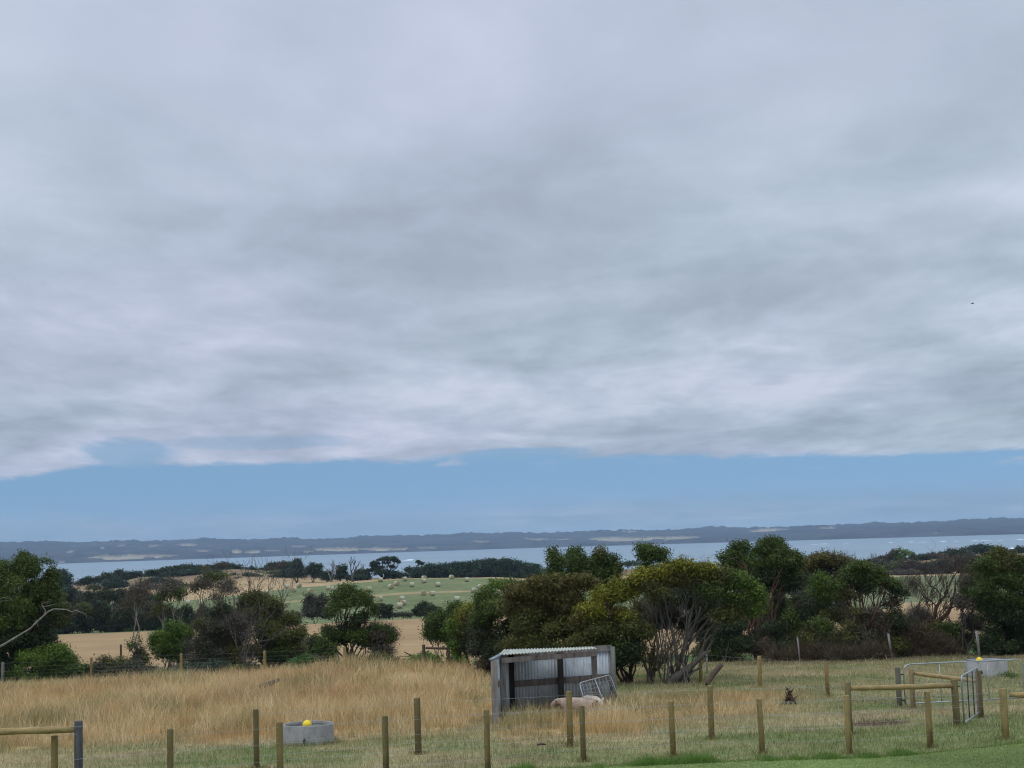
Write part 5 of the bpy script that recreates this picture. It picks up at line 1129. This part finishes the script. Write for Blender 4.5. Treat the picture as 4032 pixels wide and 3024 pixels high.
def sheep(u, v, d, s, lab, m, yaw, turn=0, graze=True):
    """standing, head lowered: x forward in its own frame"""
    b = P(u, v, d); b.z = G(b.x, d); root = empty('sheep', b, lab, 'sheep', 'shorn sheep by the shelter'); c, sn = math.cos(yaw), math.sin(yaw)
    W = lambda x, y, z: (b.x+(x*c-y*sn)*s, b.y+(x*sn+y*c)*s, b.z+z*s)
    V = [W(-.30, 0, .56), W(-.12, 0, .53), W(.10, 0, .53), W(.30, 0, .56), W(.44, 0, .60), W(.54, 0, .60), W(.63, .0, .55), W(.72, 0, .47), W(-.42, 0, .53)]
    R = [.17, .19, .19, .165, .11, .075, .075, .045, .10]; E = [(0, 1), (1, 2), (2, 3), (3, 4), (4, 5), (5, 6), (6, 7), (0, 8)]
    for x, hx, sd in ((-.34, -1, 1), (-.34, -1, -1), (.30, 1, 1), (.30, 1, -1)):
        k = 0 if hx < 0 else 3; i = len(V)
        if hx < 0: V += [W(x-.02, sd*.10, .42), W(x+.03, sd*.105, .30), W(x-.05, sd*.105, .17), W(x-.02, sd*.105, .0)]; R += [.085, .05, .028, .028]
        else: V += [W(x, sd*.09, .40), W(x+.01, sd*.09, .27), W(x, sd*.09, .15), W(x+.01, sd*.09, 0)]; R += [.06, .038, .026, .028]
        E += [(k, i), (i, i+1), (i+1, i+2), (i+2, i+3)]
    i = len(V); V += [W(-.47, 0, .42), W(-.49, 0, .32)]; R += [.028, .018]; E += [(8, i), (i, i+1)]
    skinned('body', root, V, E, [r*s for r in R], m)
    for sd in (1, -1):
        e = MB(); p = [W(.58, sd*.06, .60), W(.56, sd*.12, .64), W(.54, sd*.17, .66)]
        e.tube(p, np.array([.022, .032, .006])*s, 7); e.build('ear', M_WOOL, root)
        q = W(.645, sd*.052, .565); th = np.arange(8)/8*6.283
        ey = MB(); vs = [[q[0]+.011*s*math.sin(a)*math.cos(t), q[1]+.011*s*math.sin(a)*math.sin(t), q[2]+.011*s*math.cos(a)] for a in (0.1, .8, 1.57, 2.3, 3.04) for t in th]
        ey.add(vs, [(i_*8+k, (i_+1)*8+k, (i_+1)*8+(k+1) % 8, i_*8+(k+1) % 8) for i_ in range(4) for k in range(8)]).build('eye', M_DARKP, root)
    nz = MB(); nz.tube([W(.715, 0, .472), W(.742, 0, .452)], np.array([.040, .026])*s, 8); nz.build('muzzle', M_NOSE, root)
sheep(2272, 2815, 38.4, .93, 'shorn pinkish white sheep half hidden in the grass, head to the left, before the shelter', M_SHEEP, math.pi-.25)
sheep(2322, 2800, 39.2, .92, 'second shorn sheep with its rounded pale back rising behind the first one', M_SHEEP2, -1.1)

# ------------------------------------------------------------------ logs, stump, stick
def log_thing(name, lab, cat, pts, r, d, col='grey', n=8):
    q = [P(u, v, d+(k*.12)) for k, (u, v) in enumerate(pts)]; root = empty(name, q[0], lab, cat)
    MB().tube(q, r, n, BARKC[col], wob=.25).build('trunk', M_BARK, root); return root
log_thing('leaning_log', 'short sawn log leaning up to the right beside the post under the leaning tree', 'log', [(2784, 2695), (2790, 2680), (2815, 2645), (2841, 2616)], [.08, .10, .095, .09], 51.2, 'brown')
log_thing('weathered_log', 'weathered grey log half sunk in the tall dry grass at left', 'log', [(985, 2716), (1030, 2702), (1070, 2688), (1100, 2676)], [.06, .09, .09, .06], 52, 'grey')
def snag():
    b = on_ground(3111, 2775); d = b.y; root = empty('root_stump', b, 'dark upturned twisted root stump in the grass right of the shelter', 'stump'); mt = MB()
    for pts, r in [([(3090, 2774), (3102, 2745), (3108, 2722), (3098, 2706)], [.16, .12, .06, .02]), ([(3115, 2775), (3112, 2750), (3106, 2730)], [.15, .10, .04]), ([(3135, 2774), (3120, 2755), (3112, 2740)], [.10, .07, .03]), ([(3095, 2750), (3096, 2730), (3092, 2718)], [.05, .03, .015]), ([(3085, 2774), (3092, 2762), (3100, 2755)], [.09, .05, .03])]:
        mt.tube([P(u, v, d) for u, v in pts], np.array(r)*.42, 7, (.075, .045, .032), wob=.7)
    for q in range(26):
        u = 3111+rs.normal()*12; v = 2772-abs(rs.normal())*20; w = rs.normal()*9
        mt.tube([P(u, v, d-.1), P(u+w*.5, v-8, d-.1+rs.normal()*.1), P(u+w+rs.normal()*3, v-15-rs.rand()*10, d)], [.028, .018, .006], 5, np.array((.10, .065, .045))*(.6+.8*rs.rand()), wob=.5)
    mt.build('trunk', M_BARK, root)
snag()
log_thing('wood_chunk', 'small broken piece of dark wood lying on the short grass below the shelter', 'wood', [(2116, 2933), (2128, 2929), (2148, 2931)], [.018, .024, .012], 30.6, 'brown')

# ------------------------------------------------------------------ bales
BL = [(286, 685, 0), (345, 717, 1), (393, 678, 2), (110, 737, 1), (488, 727, 2), (648, 700, 0), (682, 706, 1), (770, 672, 2), (828, 672, 1), (1000, 712, 1), (1103, 627, 0), (1192, 690, 2), (1244, 660, 2),
      (1314, 620, 1), (1374, 672, 0), (1482, 617, 2), (1480, 638, 0), (1602, 671, 0), (1722, 604, 2), (1853, 626, 0), (2083, 628, 1), (1973, 690, 2), (1911, 721, 0), (1975, 737, 3), (1478, 744, 3), (1554, 750, 0), (1097, 797, 1),
      (1286, 798, 1), (1300, 833, 1), (1267, 858, 0), (1768, 802, 0), (-577, 828, 0), (-447, 828, 2)]
LB = ['leftmost of the two bales on the tan top edge of the field, left end', 'bale just below the pair on the left tan edge', 'right one of the two bales on the left tan edge', 'bale beside the top of the olive scrub tree', 'bale above the large dark domed bush',
      'left one of the touching pair left of the slender tree top', 'right one of the touching pair left of the slender tree top', 'left of the two dun bales just above the slender tree top', 'right of the two dun bales just above the slender tree top', 'lone bale right of the slender tree top',
      'bale on the top edge below the tall dead snag side', 'bale in open field below the layered cypress', 'bale up the slope from the one below the cypress', 'bale on the top edge right of the layered cypress', 'bale standing alone mid slope under the lone pine',
      'upper one of the two stacked-looking bales under the lone pine', 'lower one of the two stacked-looking bales under the lone pine', 'bale mid slope left of the highest bale', 'highest bale, alone against the dark windbreak', 'bale below the middle of the windbreak',
      'rightmost bale, at the right end of the field top', 'upper of the three bales beside the main tree belt', 'left of the three bales beside the main tree belt', 'bale on the tan track beside the main tree belt', 'dun bale on the tan track, left of the paler one',
      'pale bale sitting just above the tan track', 'bale just above the bush right of the slender tree', 'top bale of the stepped three in the near green strip', 'middle bale of the stepped three in the near green strip', 'bottom bale of the stepped three in the near green strip',
      'single large pale bale above the dark rounded shrub', 'bale right of the forked grey tree', 'dun bale behind the bare umbrella stems']
def bale_mesh():
    n = 28; th = np.arange(n)/n*2*math.pi; r = .68; w = .62; pr = [(0.02, -w), (r*.35, -w-.01), (r*.9, -w), (r*.985, -w+.05), (r, -w+.15), (r, w-.15), (r*.985, w-.05), (r*.9, w), (r*.35, w+.01), (.02, w)]
    side = MB(); v = np.array([[x, q*math.cos(t), r+q*math.sin(t)*(1 if math.sin(t) > -.8 else .96)] for q, x in pr for t in th])
    def part(i0, i1): return [(i*n+k, i*n+(k+1) % n, (i+1)*n+(k+1) % n, (i+1)*n+k) for i in range(i0, i1) for k in range(n)]
    return v, part(3, 6), part(0, 3)+part(6, 9)
bv, bs, be = bale_mesh()
broot = None
for k, (x, y, t) in enumerate(BL):
    u = 1000+x/2.212; v = 2000+y/2.212+8
    g = on_ground(u, v, 240, 500)
    yaw = [.35, 0.9, -1.0, 1.5][t]+rs.normal()*.15
    if broot is None:
        broot = empty('hay_bale', g, '', 'hay bale', 'round hay bales on the mown field'); broot.rotation_euler.z = yaw
        o1 = MB().add(bv, bs).build('wrap', M_NET, None); o1.parent = broot; o2 = MB().add(bv, be).build('straw_end', M_HAY, None); o2.parent = broot; r_ = broot
    else:
        r_ = broot.copy(); COL.objects.link(r_); r_.location = g; r_.rotation_euler.z = yaw
        for ch in (o1, o2): c = ch.copy(); COL.objects.link(c); c.parent = r_
    sc_ = .92+.12*rs.rand(); r_.scale = (sc_, sc_, sc_); r_['label'] = LB[k]

# ------------------------------------------------------------------ whitecaps, houses, bird
def surf(u, v, w, h, lab):
    r = ray(u, v); t = -CZ/r[2]; c = Vector((r[0]*t, r[1]*t, 0)); s = c.y/F; root = empty('breaking_wave', c, lab, 'wave', 'white surf lines on the bay'); mb = MB()
    W = w*s; H = h*s; n = 24; xs_ = np.linspace(-.5, .5, n); e = np.sqrt(np.clip(1-(2*xs_)**2, 0.01, 1))*(.55+.9*rs.rand(n)); v_ = []
    for i, x in enumerate(xs_):
        yy = rs.normal()*3
        for (dy, z) in ((-14, -.2), (-5, .55), (0, 1.0), (6, .6), (16, -.2)): v_.append([c.x+x*W, c.y+dy*H+yy, max(-.3, z*H*e[i])])
    f = [(i*5+k, (i+1)*5+k, (i+1)*5+k+1, i*5+k+1) for i in range(n-1) for k in range(4)]; mb.add(v_, f).build('foam', M_FOAM, root)
for a in [(1613, 2206.5, 34, 5, 'brightest white wave splash, right of the layered cypress'), (1592, 2208, 22, 1.6, 'thin foam tail left of the brightest splash'),
          (3245, 2143, 30, 2.6, 'white surf streak, leftmost bright one right of the tallest tree'), (3205, 2145, 34, 1.2, 'faint foam line left of the leftmost bright surf streak'), (3332, 2140.5, 10, 1.8, 'short surf streak above the domed bronze tree'),
          (3507, 2137, 14, 2.4, 'surf streak above the bright green headland tree'), (3588, 2135, 22, 2.2, 'surf streak just right of the bright headland tree top'), (3635, 2135, 40, 1.2, 'thin foam line between two surf streaks'), (3714, 2133, 18, 2.4, 'surf streak over the flat shelter roof'),
          (3766, 2132, 12, 1.5, 'small surf streak right of the one over the shelter roof'), (3838, 2130.5, 24, 2.6, 'bright surf streak above the highest headland shrubs'), (3880, 2129, 42, 2.0, 'long surf streak above the beach houses'),
          (3935, 2128, 14, 1.6, 'small surf streak between the beach houses and the far shore'), (4018, 2125.5, 26, 2.4, 'surf streak at the right edge of the bay')]: surf(*a)
def house(u, v, w, hh, d, lab, wings=1):
    c = P(u, v, d); s = d/F; W = w*s; H = 2.6; g = c.z-H; D = W*.6; root = empty('beach_house', Vector((c.x, d, g-3)), lab, 'house', 'beach houses on the headland')
    root.location = Vector((c.x, d, G(c.x, d))); gz_ = root.location.z
    MB().box((c.x, d, (gz_+c.z)/2-.3), (W*.92, D*.9, c.z-gz_), col=(1, 1, 1)).build('wall', M_WALL, root, smooth=False)
    rh = hh*s; z = c.z-.3; x0, x1, y0, y1 = c.x-W/2, c.x+W/2, d-D/2-.3, d+D/2+.3
    vs = [(x0, y0, z), (x1, y0, z), (x1, y1, z), (x0, y1, z), (x0+rh, d, z+rh), (x1-rh, d, z+rh), (x0, y0, z-.15), (x1, y0, z-.15), (x1, y1, z-.15), (x0, y1, z-.15)]
    MB().add(vs, [(0, 1, 5, 4), (2, 3, 4, 5), (3, 0, 4), (1, 2, 5), (6, 7, 1, 0), (7, 8, 2, 1), (8, 9, 3, 2), (9, 6, 0, 3), (9, 8, 7, 6)]).build('roof', M_TILE, root, smooth=False)
    for k in (-.28, 0.05, .3): MB().box((c.x+W*k, d-D*.45-.03, c.z-1.3), (W*.13, .08, 1.0)).build('window', M_PANE, root, smooth=False)
house(3924, 2153, 36, 7, 590, 'white roofed beach house, left of the pair among the headland scrub')
house(3994, 2157, 34, 4, 592, 'low pale roofed beach house, between the white roofed one and the right edge')
house(4032, 2155, 34, 5, 585, 'grey gabled beach house cut by the right edge')
def shelter():
    d = 575; c = P(3757, 2156, d); s = d/F; g = G(c.x, d); root = empty('picnic_shelter', Vector((c.x, d, g)), 'flat roofed timber shelter on the headland before the water', 'shelter')
    MB().box((c.x, d, c.z), (25*s, 2.4, .22), col=(.8, .75, .68)).build('roof', M_WALL, root, smooth=False)
    for x in (-1, 1):
        for y in (-.9, .9): MB().box((c.x+x*10*s, d+y, (g+c.z)/2), (.15, .15, c.z-g), col=(.5, .45, .4)).build('post', M_GREYW, root, smooth=False)
shelter()
def pole():
    d = 572; c = P(3731, 2151, d); g = G(c.x, d); root = empty('marker_pole', Vector((c.x, d, g)), 'tiny dark marker pole left of the flat roofed shelter', 'pole')
    MB().tube([(c.x, d, g), (c.x, d, c.z)], .09, 6, (.15, .13, .12)).build('mast', M_GREYW, root); MB().box((c.x, d, c.z-1.4), (.5, .1, .5), col=(.1, .1, .1)).build('board', M_GREYW, root, smooth=False)
pole()
def bird():
    c = P(3830, 1195, 140); root = empty('bird', c, 'tiny dark bird flying high in the clouds at right', 'bird'); me = bpy.data.meshes.new('body')
    V = [c+Vector(v) for v in ((0, 0, 0), (.09, 0, .015), (.14, 0, .03), (-.12, 0, -.01), (-.2, 0, -.015))]
    skinned('body', root, V, [(0, 1), (1, 2), (0, 3), (3, 4)], [.045, .035, .02, .03, (.03, .008)], M_BIRD, 1)
    for sd in (1, -1):
        vs = [c+Vector(v) for v in ((.05, sd*.03, .01), (.03, sd*.15, .07), (-.02, sd*.34, .05), (-.06, sd*.15, .06), (-.05, sd*.03, .01))]
        vs2 = [v-Vector((0, 0, .008)) for v in vs]
        MB().add([list(v) for v in vs+vs2], [(0, 1, 3, 4), (1, 2, 3), (9, 8, 6, 5), (8, 7, 6), (0, 5, 6, 1), (1, 6, 7, 2), (2, 7, 8, 3), (3, 8, 9, 4)]).build('wing', M_BIRD, root, smooth=False)
bird()

# ------------------------------------------------------------------ grass
def blades(name, lab, x, y, h, w, col, lean=.25, seg=True, seed=1, tip=1.0):
    r = np.random.RandomState(seed); n = len(x); z = ground(x, y)-.01; a = r.rand(n)*2*math.pi
    ca, sa = np.cos(a), np.sin(a); ln = h*(lean*r.normal(size=n)); la = r.rand(n)*2*math.pi+0*a
    ln = np.abs(ln)+.05*h; lx, ly = np.cos(la)*ln, np.sin(la)*ln
    b = np.stack([x, y, z], -1); sd = np.stack([ca, sa, 0*ca], -1)*w[:, None]/2
    m = b+np.stack([lx*.35, ly*.35, h*.6], -1); t = b+np.stack([lx, ly, h], -1)
    v = np.stack([b-sd, b+sd, m+sd*.8, m-sd*.8, t], 1).reshape(-1, 3); i = np.arange(n)[:, None]*5
    c = np.repeat(col, 5, 0).reshape(n, 5, 3).copy(); c[:, 4] = c[:, 4]*tip
    mb = MB(); mb.v.append(v); mb.c.append(c.reshape(-1, 3)); mb.f.append(i+np.array([[0, 1, 2, 3]])); mb.f.append(i+np.array([[3, 2, 4]])); mb.n = len(v)
    o = mb.build(name, M_BLADE, None, smooth=False); return tag(o, lab, None, None, 'stuff')
def scatter(n, y0, y1, r, pad=1.22):
    y = (y0**2+(y1**2-y0**2)*r.rand(n))**.5; x = y*.352*pad*(2*r.rand(n)-1); return x, y
def grass():
    r = np.random.RandomState(11)
    # tall dry grass
    x, y = scatter(740000, 32, 69, r); t = tallness(x, y); k = (r.rand(len(x)) < np.clip(t*2.2, 0, 1)*(38/np.maximum(y, 38))**.8*sstep(.25, .5, fbm(x/.7+40, y/.7, 3))) & (t > .06); x, y, t = x[k], y[k], t[k]
    n = len(x); big = fbm(x/4+60, y/4, 3); cl = fbm(x/1.1, y/1.1, 3); cl2 = fbm(x/.25+5, y/.25, 2)
    h = (t*(.40+.85*r.rand(n)**1.4)*(.45+1.05*cl)*(.75+.5*big)); w = .0085*(y/36)**.8*(.5+1.0*r.rand(n))
    base = np.array([.56, .39, .185]); pale = np.array([.70, .55, .32]); red = np.array([.48, .29, .14]); gr = np.array([.20, .21, .085])
    q = np.clip((cl-.5)*2.4+.35+.5*(r.rand(n)-.5), 0, 1)[:, None]; c = base*(1-q)+pale*q
    fl = (fbm(x/1.6+120, y/1.3, 3) > .60); h = np.where(fl, h*.5, h); q = np.clip((big-.52)*4+.2*(r.rand(n)-.5), 0, .55)[:, None]; c = c*(1-q)+red*q
    gp = fbm(x/2.6+90, y/2.0, 3); q = ((r.rand(n) < .08+.6*sstep(.35, .12, t)+.65*sstep(.52, .64, gp)))[:, None]*.75; c = c*(1-q)+gr*q
    c *= (.65+.65*r.rand(n))[:, None]*(.8+.4*cl2)[:, None]
    blades('tall_grass', 'tall dry golden grass in the paddock around the shelter', x, y, h, w, c, .42, seed=2, tip=1.35)
    # seed heads: pale tips standing a little above
    k = r.rand(n) < .16; hx, hy, hh = x[k], y[k], h[k]
    # short turf over the whole near paddock
    x, y = scatter(710000, 21.5, 72, r); e = y-lawn_edge(x); t = tallness(x, y); k = (e > -.1) & (r.rand(len(x)) < (26/y)**.6) & (t < .35); x, y, e, t = x[k], y[k], e[k], t[k]; n = len(x)
    cl = fbm(x/.5+3, y/.5, 2); h = (.035+.09*r.rand(n)**1.5)*(.6+.9*cl)+.25*t*r.rand(n)+.16*(r.rand(n) < .05)*(cl > .5); w = .008*(y/28)**.8*(.6+.8*r.rand(n))
    c = turf_colour(x, y)*(.75+.8*r.rand(n))[:, None]
    st = (r.rand(n) < .18)[:, None]; c = np.where(st, np.array([.50, .40, .24])*(.7+.5*r.rand(n))[:, None], c)
    blades('short_grass', 'short grazed grass, straw and green, behind the near fence', x, y, h, w, c, .55, seed=3)
    # lush uncut strip under the near fence
    x = r.rand(60000)*26-10; y = lawn_edge(x)+np.abs(r.normal(size=60000))*.45-.25; ed = fbm(x/.8+8, y*0, 3)
    u = 2016+F*x/y; k = (r.rand(60000) < sstep(1500, 2300, u)*(.45+.9*ed)) & (np.abs(u-2016) < 2300); x, y, ed = x[k], y[k], ed[k]; n = len(x)
    h = (.03+.07*r.rand(n))*(.4+1.7*sstep(.45, .8, ed)); c = np.array([.13, .22, .045])*(.6+.8*r.rand(n))[:, None]
    blades('lush_grass', 'lush uncut bright green grass along the foot of the near fence', x, y, h, np.full(n, .008), c, .5, seed=4)
    # mown lawn
    x, y = scatter(380000, 20.5, 31, r); e = y-lawn_edge(x); k = e < .15; x, y = x[k], y[k]; n = len(x); nl = fbm(x/2, y/2, 4)
    c = MOWN*(.55+.9*nl[:, None])*(.5+1.0*r.rand(n))[:, None]*np.array([1.05, 1.05, 1.0]); wh = (r.rand(n) < .004)[:, None]; c = np.where(wh, np.array([.5, .5, .42]), c)
    blades('lawn_grass', 'short mown lawn grass in the right foreground', x, y, .02+.03*r.rand(n), np.full(n, .008), c, .6, seed=5)
    # longer growth left round the feet of posts and trough
    X_, Y_, H_ = [], [], []
    for o in [q for q in bpy.data.objects if q.name.startswith('post') and q.parent and q.parent.name in ('near_fence', 'inner_fence', 'paddock_fence', 'brace_fence')]:
        m = np.array(o.data.vertices[0].co)+np.array(o.parent.location); k = 150
        a = r.rand(k)*6.283; q = .06+np.abs(r.normal(size=k))*.13; X_.append(m[0]+q*np.cos(a)); Y_.append(m[1]+q*np.sin(a)); H_.append(.05+.13*r.rand(k)*np.exp(-q*3))
    for c_, rr in (((tb.x, tb.y), tr_), ((tb2.x, tb2.y), tr2)):
        k = 700; a = r.rand(k)*6.283; q = rr+.03+np.abs(r.normal(size=k))*.1; X_.append(c_[0]+q*np.cos(a)); Y_.append(c_[1]+q*np.sin(a)); H_.append(.04+.12*r.rand(k))
    x, y, h = map(np.concatenate, (X_, Y_, H_)); n = len(x); g = r.rand(n)[:, None]
    c = (np.array([.14, .19, .05])*g+np.array([.40, .32, .17])*(1-g))*(.6+.7*r.rand(n))[:, None]
    blades('tufts_of_grass', 'longer grass left standing round post feet and troughs', x, y, h, np.full(n, .009), c, .45, seed=6)
grass()

# ------------------------------------------------------------------ haze
def haze():
    m = bpy.data.materials.new('haze'); m.use_nodes = True; nt = m.node_tree
    nt.nodes.remove(nt.nodes['Principled BSDF']); v = nt.nodes.new('ShaderNodeVolumePrincipled')
    v.inputs['Color'].default_value = (.54, .74, 1.0, 1); v.inputs['Density'].default_value = 8.6e-5; v.inputs['Anisotropy'].default_value = .2
    nt.links.new(v.outputs[0], nt.nodes['Material Output'].inputs['Volume'])
    o = MB().box((0, 5000, 70), (26000, 12000, 270), col=(1, 1, 1)).build('haze', m)
    tag(o, None, None, None, 'stuff')
haze()
